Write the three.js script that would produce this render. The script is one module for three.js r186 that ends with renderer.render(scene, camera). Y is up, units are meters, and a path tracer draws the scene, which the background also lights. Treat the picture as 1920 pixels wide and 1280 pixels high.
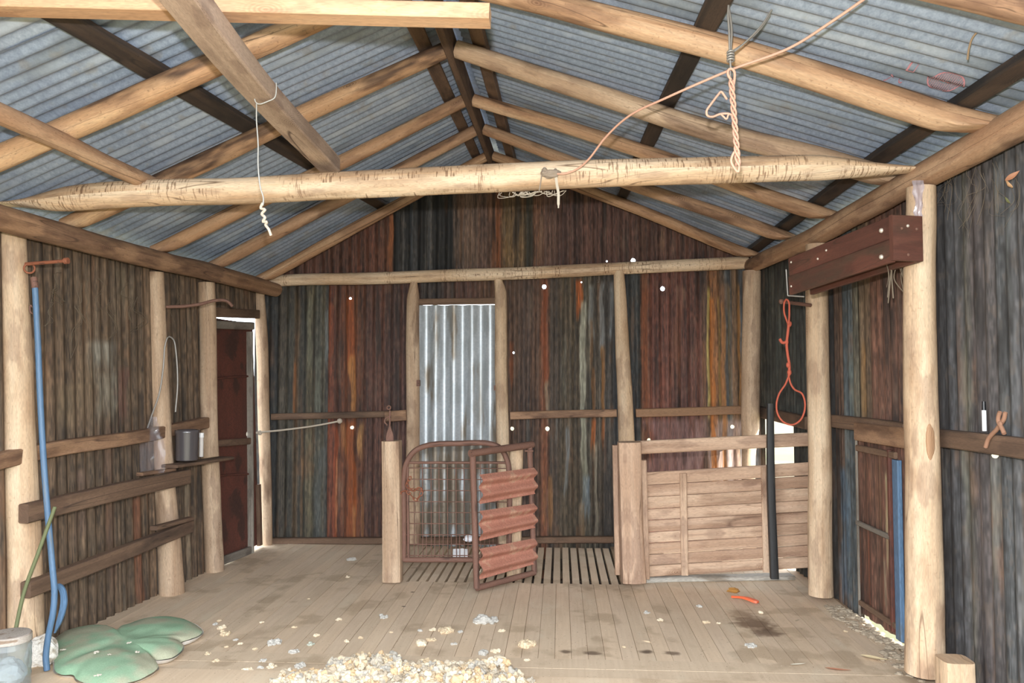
import * as THREE from 'three';
import { mergeGeometries, toCreasedNormals } from 'three/addons/utils/BufferGeometryUtils.js';
import { ImprovedNoise } from 'three/addons/math/ImprovedNoise.js';

// ------------------------------------------------------------------ camera, sky, sun, flash, exposure
const scene = new THREE.Scene();
const F = 1500, EYE = 1.343;                                   // focal length in pixels of a 1920x1280 frame, eye height above the boards
const camera = new THREE.PerspectiveCamera(2 * Math.atan(640 / F) * 180 / Math.PI, 1920 / 1280, 0.05, 300);
camera.position.set(0, EYE, 0);
camera.rotation.order = 'YXZ';
camera.rotation.set(Math.atan(70 / F), Math.atan(90 / F), 0);
camera.updateMatrixWorld(true);
const renderer = new THREE.WebGLRenderer({ antialias: true });
renderer.toneMapping = THREE.LinearToneMapping;
renderer.toneMappingExposure = 0.96;
renderer.shadowMap.enabled = true;
scene.background = new THREE.Color().setRGB(0.86, 0.93, 1.0);
scene.backgroundIntensity = 6.4;
const sun = new THREE.DirectionalLight(new THREE.Color().setRGB(1, 0.93, 0.82), 17);
sun.position.set(8, 6.2, 0.8); sun.target.position.set(0, 0, -4);
sun.castShadow = true; sun.shadow.mapSize.set(2048, 2048);
Object.assign(sun.shadow.camera, { left: -9, right: 9, top: 9, bottom: -9, near: 0.5, far: 40 });
scene.add(sun, sun.target);
// the flash on top of the camera that took the picture
const flash = new THREE.PointLight(new THREE.Color().setRGB(1, 0.98, 0.97), 41, 0, 2);
flash.position.set(-0.02, EYE + 0.17, -0.02);
flash.castShadow = true; flash.shadow.radius = 1.3; flash.shadow.mapSize.set(2048, 2048);
scene.add(flash);

// ------------------------------------------------------------------ numbers
let seedState = 12345;
const rnd = () => { seedState = (seedState * 1664525 + 1013904223) >>> 0; return seedState / 4294967296; };
const rr = (a, b) => a + (b - a) * rnd();
const V = (x, y, z) => new THREE.Vector3(x, y, z);
const lerp = (a, b, t) => a + (b - a) * t;
const clamp = (x, a = 0, b = 1) => Math.min(b, Math.max(a, x));
const sstep = (a, b, x) => { const t = clamp((x - a) / (b - a)); return t * t * (3 - 2 * t); };
const mixc = (a, b, t) => [a[0] + (b[0] - a[0]) * t, a[1] + (b[1] - a[1]) * t, a[2] + (b[2] - a[2]) * t];
const perlin = new ImprovedNoise();
const n3 = (x, y, z) => perlin.noise(x, y, z);
function hash(x, y, s) {
  let h = Math.imul(x, 374761393) ^ Math.imul(y, 668265263) ^ Math.imul(s, 2147483647 - 61);
  h = Math.imul(h ^ (h >>> 13), 1274126177); h ^= h >>> 16;
  return (h >>> 0) / 4294967296;
}
function vn(x, y, s = 0) {
  const xi = Math.floor(x), yi = Math.floor(y); let fx = x - xi, fy = y - yi;
  fx = fx * fx * (3 - 2 * fx); fy = fy * fy * (3 - 2 * fy);
  const a = hash(xi, yi, s), b = hash(xi + 1, yi, s), c = hash(xi, yi + 1, s), d = hash(xi + 1, yi + 1, s);
  return a + (b - a) * fx + (c - a) * fy + (a - b - c + d) * fx * fy;
}
const fbm = (x, y, s = 0, o = 3) => { let v = 0, a = 0.5, t = 0; for (let i = 0; i < o; i++) { v += a * vn(x, y, s + i * 17); t += a; x *= 2.03; y *= 2.03; a *= 0.5; } return v / t; };

// a point of the place from where it is seen and how deep it lies (depth = distance along -z)
const ray = (px, py) => V((px - 960) / F, -(py - 640) / F, -1).applyQuaternion(camera.quaternion);
const P = (px, py, d) => { const v = ray(px, py); return v.multiplyScalar(d / -v.z).add(camera.position); };
const onFloor = (px, py, y = 0) => { const v = ray(px, py); return v.multiplyScalar((y - EYE) / v.y).add(camera.position); };
// the side walls run along x = a + b * depth
const LEFT = { a: -2.863, b: 0.0727, k: 0.045 }, RIGHT = { a: 1.939, b: -0.0491, k: 0 };   // the left wall leans out a little: x = a + b * depth - k * height
const onWall = (w, px, py, inset = 0) => { const v = ray(px, py), a = w.a + inset; return v.multiplyScalar((a - w.k * EYE) / (v.x + w.b * v.z + w.k * v.y)).add(camera.position); };
const wallX = (w, d, y = 0) => w.a + w.b * d - w.k * y;
const BACK = 6.55;

// ------------------------------------------------------------------ naming
const taken = {};
function numbered(name) { const n = taken[name] = (taken[name] ?? -1) + 1; return n ? name + '_' + String(n).padStart(3, '0') : name; }
function tag(o, label, category, group, kind) {
  if (label) o.userData.label = label;
  if (category) o.userData.category = category;
  if (group) o.userData.group = group;
  if (kind) o.userData.kind = kind;
  return o;
}
function mesh(name, geo, m, parent = scene) {
  const o = new THREE.Mesh(Array.isArray(geo) ? mergeGeometries(geo.map(plain)) : geo, m);
  o.name = parent === scene ? numbered(name) : name; o.castShadow = o.receiveShadow = true; parent.add(o); return o;
}
function plain(g) { const q = g.index ? g.toNonIndexed() : g; for (const k of Object.keys(q.attributes)) if (!['position', 'normal', 'uv'].includes(k)) q.deleteAttribute(k); return q; }
function thing(name, label, category, group) { const g = new THREE.Group(); g.name = numbered(name); scene.add(g); return tag(g, label, category, group); }
function struct(name) { const g = new THREE.Group(); g.name = numbered(name); g.userData.kind = 'structure'; scene.add(g); return g; }

// ------------------------------------------------------------------ textures
function tex(w, h, fn, srgb = true) {
  const data = new Uint8Array(w * h * 4);
  for (let y = 0, i = 0; y < h; y++) for (let x = 0; x < w; x++, i += 4) {
    const c = fn((x + 0.5) / w, (y + 0.5) / h);
    data[i] = clamp(c[0], 0, 255); data[i + 1] = clamp(c[1], 0, 255); data[i + 2] = clamp(c[2], 0, 255); data[i + 3] = 255;
  }
  const t = new THREE.DataTexture(data, w, h);
  t.wrapS = t.wrapT = THREE.MirroredRepeatWrapping; t.magFilter = THREE.LinearFilter; t.minFilter = THREE.LinearFilter;
  if (srgb) t.colorSpace = THREE.SRGBColorSpace; t.needsUpdate = true; return t;
}
const std = (o) => new THREE.MeshStandardMaterial({ roughness: 0.85, metalness: 0, side: THREE.DoubleSide, ...o });
const flat = (hex, o = {}) => std({ color: hex, ...o });
// timber: u covers 0.5 m across the grain, v covers 2 m along it
function woodTex(seed, c0, c1, c2, { stain = 0.5, ticks = 0, crack = 0.6, fine = 0.5, knots = 3 } = {}) {
  const kn = []; for (let i = 0; i < knots; i++) kn.push([hash(i, seed, 91) * 0.5, hash(i, seed, 57) * 2, 0.012 + 0.014 * hash(i, seed, 33)]);
  return tex(512, 1024, (u, v) => {
    let x = u * 0.5, y = v * 2, ring = 0;
    for (const [kx, ky, kr] of kn) { const dx = x - kx, dy = (y - ky) * 0.45, r = Math.hypot(dx, dy); if (r < kr * 2.2) { const q = 1 - r / (kr * 2.2); ring = Math.max(ring, q * (0.55 + 0.45 * Math.sin(r * 900))); x += dx * q * 0.8; } }
    const n1 = fbm(x * 13, y * 1.7, seed), g2 = vn(x * 85, y * 2.6, seed + 3), g = vn(x * 240, y * 7, seed + 5);
    let c = mixc(c0, c1, clamp(0.7 * sstep(0.3, 0.7, n1) + 0.4 * (g2 - 0.25) + fine * 0.5 * (g - 0.5)));
    const st = sstep(0.52, 0.72, fbm(x * 8 + 30, y * 2.6, seed + 9, 4)) * stain;
    c = mixc(c, c2, st * (0.35 + 0.65 * vn(x * 70, y * 14, seed + 10)));
    const dust = sstep(0.56, 0.7, fbm(x * 16 + 11, y * 5 + 3, seed + 16, 4)); c = mixc(c, [c[0] * 0.86, c[1] * 0.84, c[2] * 0.84], dust * 0.8);
    if (vn(x * 150, y * 90, seed + 17) > 0.9) c = mixc(c, c2, 0.2);
    if (crack) { const w = vn(y * 1.6, 3.1, seed + 12) * 0.9, q = Math.abs(vn(x * 26 + w, y * 0.55, seed + 11) - 0.5); if (q < 0.012) c = mixc(c, mixc(c2, [30, 20, 14], 0.5), crack * (1 - q / 0.012)); }
    if (ticks) { const m = sstep(0.45, 0.62, fbm(x * 5, y * 3.1, seed + 20)), q = sstep(0.66, 0.86, vn(x * 34 + vn(y * 90, 2, 5), y * 230, seed + 21)); c = mixc(c, mixc(c2, [70, 45, 28], 0.4), ticks * m * q); }
    if (ring > 0) c = mixc(c, c2, ring * 0.75);
    const k = 0.9 + 0.16 * g * fine * 2 * 0.5 + 0.12 * (vn(x * 480, y * 70, seed + 8) - 0.5);
    return [c[0] * k, c[1] * k, c[2] * k];
  });
}
const W = {};
W.pole = std({ map: woodTex(1, [222, 198, 168], [198, 168, 136], [138, 104, 76], { stain: 0.45 }), roughness: 0.75 });
W.pole2 = std({ map: woodTex(2, [204, 178, 150], [172, 142, 114], [108, 82, 62], { stain: 0.7 }), roughness: 0.8 });
W.tie = std({ map: woodTex(3, [232, 208, 178], [208, 174, 138], [112, 80, 56], { stain: 0.35, ticks: 0.62, knots: 2 }), roughness: 0.72 });
W.rafter = std({ map: woodTex(4, [206, 172, 138], [174, 134, 100], [98, 66, 46], { stain: 0.55, knots: 4 }), roughness: 0.75 });
W.rafter2 = std({ map: woodTex(5, [198, 164, 132], [164, 126, 96], [88, 62, 46], { stain: 0.7, knots: 4 }), roughness: 0.78 });
W.scorched = std({ map: woodTex(14, [206, 172, 134], [172, 130, 94], [58, 40, 30], { stain: 0.95, knots: 5 }), roughness: 0.78 });
W.plate = std({ map: woodTex(6, [172, 136, 106], [140, 106, 78], [86, 62, 48], { stain: 0.6 }), roughness: 0.8 });
W.brown = std({ map: woodTex(7, [124, 98, 78], [96, 74, 58], [56, 44, 36], { stain: 0.6 }), roughness: 0.85 });
W.dark = std({ map: woodTex(8, [76, 60, 48], [44, 36, 31], [22, 19, 18], { stain: 0.9 }), roughness: 0.85 });
W.pine = std({ map: woodTex(9, [212, 174, 138], [196, 154, 118], [158, 116, 86], { stain: 0.25, crack: 0.1, knots: 4 }), roughness: 0.7 });
W.grey = std({ map: woodTex(10, [196, 172, 152], [166, 142, 124], [108, 88, 76], { stain: 0.45, crack: 0.8 }), roughness: 0.85 });
W.fence = [11, 12, 13].map((s, i) => std({ map: woodTex(s, [[204, 174, 148], [196, 166, 141], [210, 181, 154]][i], [[178, 145, 119], [170, 137, 112], [184, 152, 126]][i], [112, 80, 60], { stain: 0.45, knots: 5, crack: 0.4 }), roughness: 0.85 }));

const pxBack = (px) => (px - 1050) * BACK / F;                  // picture column to metres on the back wall, for laying out stains and painted sunlight
const pyBack = (py) => EYE - (py - 710) * BACK / F;
function ramp(list) { return (x) => { let i = 0; while (i < list.length - 2 && x > list[i + 1][0]) i++; const a = list[i], b = list[i + 1]; return mixc(a[1], b[1], sstep(0.25, 0.75, clamp((x - a[0]) / (b[0] - a[0])))); }; }
function rustTex(w, h, x0, x1, y0, y1, base, streaks, seed, wobble = 0.012) {
  return tex(w, h, (u, v) => {
    const x = lerp(x0, x1, u), y = lerp(y0, y1, v);
    const wx = x + (fbm(x * 4, y * 5, seed + 40) - 0.5) * wobble;
    let c = base(wx, y);
    const s1 = fbm(x * 34, y * 0.9, seed), s2 = vn(x * 130, y * 2.2, seed + 4), s3 = vn(x * 320, y * 30, seed + 5), bl = fbm(x * 9, y * 5, seed + 7, 4);
    const k = 0.68 + 0.42 * s1 + 0.2 * s2 + 0.5 * (s3 - 0.5) + 0.34 * (vn(x * 200, y * 4, seed + 8) - 0.5) + 0.24 * (vn(x * 60, y * 22, seed + 6) - 0.5);
    const gr = (c[0] + c[1] + c[2]) / 3; c = mixc(c, [gr * 1.12, gr, gr * 0.88], 0.12);
    c = [c[0] * k, c[1] * k, c[2] * k];
    const flake = fbm(x * 55, y * 16, seed + 33, 3); c = mixc(c, [118, 98, 80], 0.2 * sstep(0.62, 0.72, flake)); c = mixc(c, [34, 29, 26], 0.2 * sstep(0.38, 0.29, flake));
    c = mixc(c, [140, 94, 64], 0.3 * sstep(0.6, 0.78, fbm(x * 22, y * 1.4, seed + 15)) * sstep(0.35, 0.6, bl));
    c = mixc(c, [150, 140, 122], 0.22 * sstep(0.62, 0.8, fbm(x * 28 + 9, y * 2.4, seed + 19)) * sstep(0.4, 0.62, bl));
    c = mixc(c, [28, 25, 23], 0.5 * sstep(0.62, 0.82, fbm(x * 18 + 4, y * 1.8, seed + 23)));
    for (const [sx, ya, yb, sw, col, al] of streaks) {
      const dx = Math.abs(x - sx - (vn(y * 5, sx * 10, seed + 2) - 0.5) * sw * 0.9); if (dx > sw * 1.3 || y < ya - 0.1 || y > yb + 0.1) continue;
      const edge = sw * (0.55 + 0.75 * vn(x * 40, y * 7, seed + 61));
      const a = al * (1 - sstep(edge * 0.5, edge, dx)) * sstep(ya - 0.08, ya + 0.05, y + (vn(x * 90, 1, 3) - 0.5) * 0.1) * (1 - sstep(yb - 0.03, yb + 0.03, y)) * (0.55 + 0.55 * vn(x * 110, y * 11, seed + 71));
      const kk = 0.8 + 0.3 * s3; c = mixc(c, [col[0] * 0.93 * kk, col[1] * kk, col[2] * 1.08 * kk], clamp(a * 0.9));
    }
    return c;
  });
}

// ------------------------------------------------------------------ shapes
function sweep(pts, rings, poly, { up, uvs = [0.5, 2], crease = 0.7, post, voff = 0, uoff = 0 } = {}) {
  const curve = pts.length > 2 ? new THREE.CatmullRomCurve3(pts, false, 'centripetal') : new THREE.LineCurve3(pts[0], pts[1]);
  const whole = pts[pts.length - 1].clone().sub(pts[0]).normalize();
  up = up ?? (Math.abs(whole.y) > 0.8 ? V(0, 0, 1) : V(0, 1, 0));
  const pos = [], uv = [], idx = [], T = new THREE.Vector3(); let n = 0, len = 0, last = null;
  for (let i = 0; i <= rings; i++) {
    const t = i / rings, c = curve.getPoint(t); T.copy(curve.getTangent(t));
    const a = up.clone().addScaledVector(T, -up.dot(T)).normalize(), b = T.clone().cross(a);
    if (last) len += c.distanceTo(last); last = c;
    const ring = poly(t, len); n = ring.length; let per = 0;
    for (let k = 0; k <= n; k++) {
      const q = ring[k % n], p = c.clone().addScaledVector(b, q[0]).addScaledVector(a, q[1]);
      if (post) post(p, t);
      if (k) { const o = ring[k - 1]; per += Math.hypot(q[0] - o[0], q[1] - o[1]); }
      pos.push(p.x, p.y, p.z); uv.push(per / uvs[0] + uoff, len / uvs[1] + voff);
    }
  }
  const m = n + 1;
  for (let i = 0; i < rings; i++) for (let k = 0; k < n; k++) { const a = i * m + k, b = a + m; idx.push(a, a + 1, b, a + 1, b + 1, b); }
  for (const end of [0, rings]) {
    const s = pos.length / 3; let cx = 0, cy = 0, cz = 0;
    for (let k = 0; k < n; k++) { const q = (end * m + k) * 3; cx += pos[q] / n; cy += pos[q + 1] / n; cz += pos[q + 2] / n; }
    pos.push(cx, cy, cz); uv.push(0.5, voff);
    for (let k = 0; k <= n; k++) { const q = (end * m + k) * 3; pos.push(pos[q], pos[q + 1], pos[q + 2]); uv.push(0.5 + 0.05 * Math.cos(k / n * 6.283), voff + 0.01 * Math.sin(k / n * 6.283)); }
    for (let k = 0; k < n; k++) end ? idx.push(s, s + 2 + k, s + 1 + k) : idx.push(s, s + 1 + k, s + 2 + k);
  }
  const g = new THREE.BufferGeometry();
  g.setAttribute('position', new THREE.Float32BufferAttribute(pos, 3)); g.setAttribute('uv', new THREE.Float32BufferAttribute(uv, 2)); g.setIndex(idx);
  return toCreasedNormals(g, crease);
}
// a bush pole: radii along it, lumps, slight bends, an optional squared section
function logGeo(pts, radii, { seed = 1, seg = 18, lump = 0.07, square = 0, post, bend = 0.008, flatY = 1 } = {}) {
  let L = 0; for (let i = 1; i < pts.length; i++) L += pts[i].distanceTo(pts[i - 1]);
  const rings = Math.max(10, Math.round(L / 0.075));
  const R = (t) => { const q = t * (radii.length - 1), i = Math.min(Math.floor(q), radii.length - 2); return lerp(radii[i], radii[i + 1], q - i); };
  return sweep(pts, rings, (t) => {
    const r = R(t), out = [], ox = bend * n3(t * L * 1.3, seed * 3.1, 0.5), oy = bend * n3(t * L * 1.3, seed * 5.7, 9.5);
    for (let k = 0; k < seg; k++) {
      const A = k / seg * Math.PI * 2, c = Math.cos(A), s = Math.sin(A);
      let q = r * (1 + lump * n3(c * 1.1 + seed * 7.3, s * 1.1, t * L * 2.2) + lump * 0.5 * n3(c * 2.6, s * 2.6 + seed * 3.3, t * L * 5));
      if (square) { const sq = 1 / Math.pow(Math.pow(Math.abs(c), 6) + Math.pow(Math.abs(s), 6), 1 / 6); q *= lerp(1, sq * 0.93, square); }
      out.push([c * q + ox, s * q * flatY + oy]);
    }
    return out;
  }, { post, uoff: hash(seed, 3, 1), voff: hash(seed, 4, 2) });
}
// a sawn board with eased edges: w across, h along `up`
function boardGeo(pts, w, h, { seed = 1, up, rough = 0.03, ease = 0.006, rings, post } = {}) {
  let L = 0; for (let i = 1; i < pts.length; i++) L += pts[i].distanceTo(pts[i - 1]);
  return sweep(pts, rings ?? Math.max(1, Math.round(L / 0.2)), (t) => {
    const e = Math.min(ease, w * 0.25, h * 0.25), a = w / 2 * (1 + rough * n3(t * L * 2, seed * 2.3, 1)), b = h / 2 * (1 + rough * n3(t * L * 2, seed * 2.3, 7));
    return [[-a + e, -b], [a - e, -b], [a, -b + e], [a, b - e], [a - e, b], [-a + e, b], [-a, b - e], [-a, -b + e]];
  }, { up, post, uoff: hash(seed, 13, 1), voff: hash(seed, 14, 2) });
}
const tube = (pts, r, seg = 40, sides = 7, closed = false) => new THREE.TubeGeometry(new THREE.CatmullRomCurve3(pts, closed, 'centripetal'), seg, r, sides, closed);
function bar(a, b, r, sides = 8) { const g = new THREE.CylinderGeometry(r, r, a.distanceTo(b), sides); g.translate(0, 0, 0); const q = new THREE.Quaternion().setFromUnitVectors(V(0, 1, 0), b.clone().sub(a).normalize()); g.applyQuaternion(q); const c = a.clone().add(b).multiplyScalar(0.5); g.translate(c.x, c.y, c.z); return g; }
// corrugated iron: place(u, v, lift) gives the point; real holes are cut out
function ironGeo({ w, v0 = 0, v1, place, uv, pitch = 0.076, amp = 0.009, phase = 0, rows = 3, holes = [], per = 8 }) {
  const nc = Math.max(2, Math.round(w / pitch * per)), pos = [], uvs = [], idx = [];
  const top = typeof v1 === 'function' ? v1 : () => v1, bot = typeof v0 === 'function' ? v0 : () => v0;
  const add = (u, v) => { const p = place(u, v, amp * Math.cos((u / pitch + phase) * Math.PI * 2)); pos.push(p.x, p.y, p.z); const q = uv(u, v); uvs.push(q[0], q[1]); return pos.length / 3 - 1; };
  let vs = null;
  if (holes.length) {
    const set = []; for (let i = 0; i <= rows; i++) set.push(lerp(bot(0), top(0), i / rows));
    for (const h of holes) set.push(h.v - h.r * 1.5, h.v + h.r * 1.5);
    vs = set.sort((a, b) => a - b);
  }
  const R = vs ? vs.length - 1 : rows, grid = [];
  for (let i = 0; i <= nc; i++) { const col = []; const u = w * i / nc; for (let j = 0; j <= R; j++) col.push(add(u, vs ? Math.min(vs[j], top(u)) : lerp(bot(u), top(u), j / R))); grid.push(col); }
  const skip = new Set();
  for (const h of holes) {
    const i0 = Math.max(0, Math.floor((h.u - h.r * 1.3) / w * nc)), i1 = Math.min(nc, Math.ceil((h.u + h.r * 1.3) / w * nc));
    const j0 = vs.findIndex((q) => Math.abs(q - (h.v - h.r * 1.5)) < 1e-9), j1 = vs.findIndex((q) => Math.abs(q - (h.v + h.r * 1.5)) < 1e-9);
    for (let i = i0; i < i1; i++) for (let j = j0; j < j1; j++) skip.add(i * 1000 + j);
    const loop = [];
    for (let i = i0; i < i1; i++) loop.push([w * i / nc, vs[j0], grid[i][j0]]);
    for (let j = j0; j < j1; j++) loop.push([w * i1 / nc, vs[j], grid[i1][j]]);
    for (let i = i1; i > i0; i--) loop.push([w * i / nc, vs[j1], grid[i][j1]]);
    for (let j = j1; j > j0; j--) loop.push([w * i0 / nc, vs[j], grid[i0][j]]);
    const uc = w * (i0 + i1) / 2 / nc, fine = [];
    for (let k = 0; k < loop.length; k++) { const a = loop[k], b = loop[(k + 1) % loop.length]; fine.push(a); fine.push([(a[0] + b[0]) / 2, (a[1] + b[1]) / 2, null]); }
    for (const q of fine) if (q[2] === null) q[2] = add(q[0], q[1]);
    const inner = fine.map(([u, v]) => { const A = Math.atan2(v - h.v, u - uc), r = h.r * (1 + 0.15 * n3(u * 50, v * 50, 2)); return add(uc + Math.cos(A) * r * (h.sx ?? 1), h.v + Math.sin(A) * r); });
    for (let k = 0; k < fine.length; k++) { const l = (k + 1) % fine.length; idx.push(fine[k][2], fine[l][2], inner[k], fine[l][2], inner[l], inner[k]); }
  }
  for (let i = 0; i < nc; i++) for (let j = 0; j < R; j++) if (!skip.has(i * 1000 + j)) { const a = grid[i][j], b = grid[i + 1][j]; idx.push(a, b, a + 1, b, b + 1, a + 1); }
  const g = new THREE.BufferGeometry();
  g.setAttribute('position', new THREE.Float32BufferAttribute(pos, 3)); g.setAttribute('uv', new THREE.Float32BufferAttribute(uvs, 2)); g.setIndex(idx); g.computeVertexNormals();
  return g;
}
const boxAt = (x0, x1, y0, y1, z0, z1) => { const g = new THREE.BoxGeometry(x1 - x0, y1 - y0, z1 - z0); g.translate((x0 + x1) / 2, (y0 + y1) / 2, (z0 + z1) / 2); return g; };

// ------------------------------------------------------------------ the roof's shape
const ridgeX = -0.55;
const ridgeH = (d) => EYE + 1.69 + 0.041 * (d - 4), leftH = () => EYE + 0.83, rightH = (d) => EYE + 0.985 - (d > 4 ? 0.018 : -0.014) * (d - 4);
const leftX = (d) => -2.78 + 0.0727 * d, rightX = (d) => 1.80 - 0.049 * d;
function roofPt(side, s, d, off = 0) {                        // middle of the rafters, s = 0 at the ridge and 1 over the wall plate
  const ex = side < 0 ? leftX(d) : rightX(d), eh = side < 0 ? leftH(d) : rightH(d);
  const dx = ex - ridgeX, dy = eh - ridgeH(d), L = Math.hypot(dx, dy);
  return V(ridgeX + dx * s - dy / L * off * (side < 0 ? -1 : 1), ridgeH(d) + dy * s + Math.abs(dx) / L * off, -d);
}
const SKIN = 0.105;                                           // from the middle of a rafter to the roof sheets
function roofLine(x, d) { const side = x < ridgeX ? -1 : 1, ex = side < 0 ? leftX(d) : rightX(d), s = (x - ridgeX) / (ex - ridgeX); return roofPt(side, s, d).y + SKIN * 1.06; }

// ------------------------------------------------------------------ ground outside
{
  const t = tex(512, 512, (u, v) => { const n = fbm(u * 40, v * 40, 5, 4), m = fbm(u * 6, v * 6, 9); return mixc(mixc([112, 104, 82], [94, 86, 64], n), [84, 88, 58], sstep(0.5, 0.75, m) * 0.6); });
  t.repeat.set(8, 8);
  const g = new THREE.PlaneGeometry(80, 80, 40, 40); g.rotateX(-Math.PI / 2);
  const p = g.attributes.position; for (let i = 0; i < p.count; i++) p.setY(i, -0.5 + 0.12 * n3(p.getX(i) * 0.2, 0, p.getZ(i) * 0.2) * sstep(4, 12, Math.hypot(p.getX(i), p.getZ(i) + 3)));
  g.computeVertexNormals(); g.translate(0, 0, -3);
  tag(mesh('ground', g, std({ map: t, roughness: 1 })), null, null, null, 'structure');
}

// ------------------------------------------------------------------ roof
const galvTex = tex(1024, 1024, (u, v) => {
  const x = u * 1.5, y = v * 1.5;
  const sp = vn(x * 90, y * 90, 3), sp2 = vn(x * 260, y * 260, 4), big = fbm(x * 3, y * 3, 6), wh = sstep(0.6, 0.78, fbm(x * 11, y * 4, 8, 4));
  let c = mixc([130, 144, 164], [173, 186, 205], 0.45 * sp + 0.4 * sp2 + 0.15 * big);
  c = mixc(c, [188, 197, 206], 0.5 * wh); c = mixc(c, [116, 124, 130], 0.5 * sstep(0.6, 0.8, fbm(x * 5 + 7, y * 2, 21, 4)));
  c = mixc(c, [150, 138, 120], 0.3 * sstep(0.68, 0.82, fbm(x * 14 + 3, y * 9, 31, 4)));
  return c;
});
const galv = [[1, 1, 1], [0.93, 0.95, 0.97], [1.0, 0.99, 0.96]].map((c) => std({ map: galvTex, color: new THREE.Color().setRGB(...c), roughness: 0.5, metalness: 0.35 }));
const roof = struct('ceiling');
const roofSheets = [];
for (const side of [-1, 1]) for (let k = 0; k < 8; k++) {
  const d0 = 1.25 + k * 0.722 + (side > 0 ? -0.2 : 0), ou = rnd(), ov = rnd(), lift = (k % 2) * 0.0035, ph = rr(0, 0.02);
  const len = 2.05 * 1.14;
  const g = ironGeo({ w: Math.min(0.772, 6.78 - d0), v0: 0, v1: len, rows: 6, phase: ph + d0 / 0.076, pitch: 0.076, amp: 0.0095,
    place: (u, v, l) => roofPt(side, v / 2.05 + 0.004, d0 + u, SKIN + l + lift + 0.004 * n3(v * 2, d0 * 3 + u, side)), uv: (u, v) => [(d0 + u) / 1.5 + ou, v / 1.5 + ov] });
  const m = mesh('roof_sheet', g, galv[(k * 2 + (side > 0 ? 1 : 0)) % 3], roof); roofSheets.push([side, d0, m]);
}
{
  const cap = sweep([V(ridgeX, ridgeH(1.1) + SKIN * 1.1 + 0.03, -1.1), V(ridgeX, ridgeH(6.8) + SKIN * 1.1 + 0.03, -6.8)], 8, () => [[-0.17, -0.075], [0, 0], [0.17, -0.055], [0.17, -0.052], [0, 0.004], [-0.17, -0.072]], { uvs: [1.5, 1.5] });
  mesh('ridge_capping', cap, galv[0], roof);
}
// red roller print on one of the sheets: a striped oval and broken letters
{
  const cv = document.createElement('canvas'); cv.width = 512; cv.height = 256; const c = cv.getContext('2d');
  c.fillStyle = '#000'; c.fillRect(0, 0, 512, 256); c.strokeStyle = c.fillStyle = '#fff'; c.lineWidth = 5;
  c.save(); c.beginPath(); c.ellipse(330, 130, 92, 52, 0, 0, 6.3); c.stroke(); c.clip();
  c.lineWidth = 3; for (let i = 0; i < 18; i++) { c.beginPath(); c.moveTo(236 + i * 11, 60); c.lineTo(236 + i * 11, 200); c.stroke(); }
  c.globalCompositeOperation = 'source-over'; c.fillStyle = '#000'; c.beginPath(); c.ellipse(330, 130, 36, 24, 0, 0, 6.3); c.fill(); c.lineWidth = 5; c.beginPath(); c.ellipse(330, 130, 26, 16, 0, 0, 6.3); c.stroke(); c.restore();
  c.lineWidth = 4; c.beginPath(); c.arc(60, 60, 30, -1.5, 1.5); c.stroke(); c.beginPath(); c.arc(150, 50, 14, 1.2, 5.4); c.stroke(); c.strokeRect(100, 150, 38, 34); c.fillRect(96, 150, 10, 34);
  c.clearRect && (c.fillStyle = '#000'); for (let i = 0; i < 260; i++) c.fillRect(rnd() * 512, rnd() * 256, 5, 3);
  const t = new THREE.CanvasTexture(cv), ink = std({ color: '#b07a80', alphaMap: t, transparent: true, roughness: 0.8, polygonOffset: true, polygonOffsetFactor: -1 });
  // find the spot on the right slope
  let best = [1e9, 0, 0]; for (let d = 2.4; d < 4.2; d += 0.02) for (let s = 0.4; s < 1.05; s += 0.01) { const q = roofPt(1, s, d, SKIN).project(camera), e = Math.hypot((q.x * 0.5 + 0.5) * 1920 - 1745, (0.5 - q.y * 0.5) * 1280 - 148); if (e < best[0]) best = [e, s, d]; }
  const host = roofSheets.find(([sd, d0]) => sd > 0 && best[2] >= d0 && best[2] < d0 + 0.722), hd = host[1];
  const g = ironGeo({ w: 0.3, v0: best[1] * 2.05 - 0.16, v1: best[1] * 2.05 + 0.16, rows: 4, phase: (best[2] - 0.15) / 0.076 + 0.01, amp: 0.0095, place: (u, v, l) => roofPt(1, v / 2.05 + 0.004, best[2] - 0.15 + u, SKIN + l - 0.004), uv: (u, v) => [(v - best[1] * 2.05 + 0.16) / 0.32, u / 0.3] });
  tag(mesh('printed_mark', g, ink, host[2]), 'faded red striped oval print');
}

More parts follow.
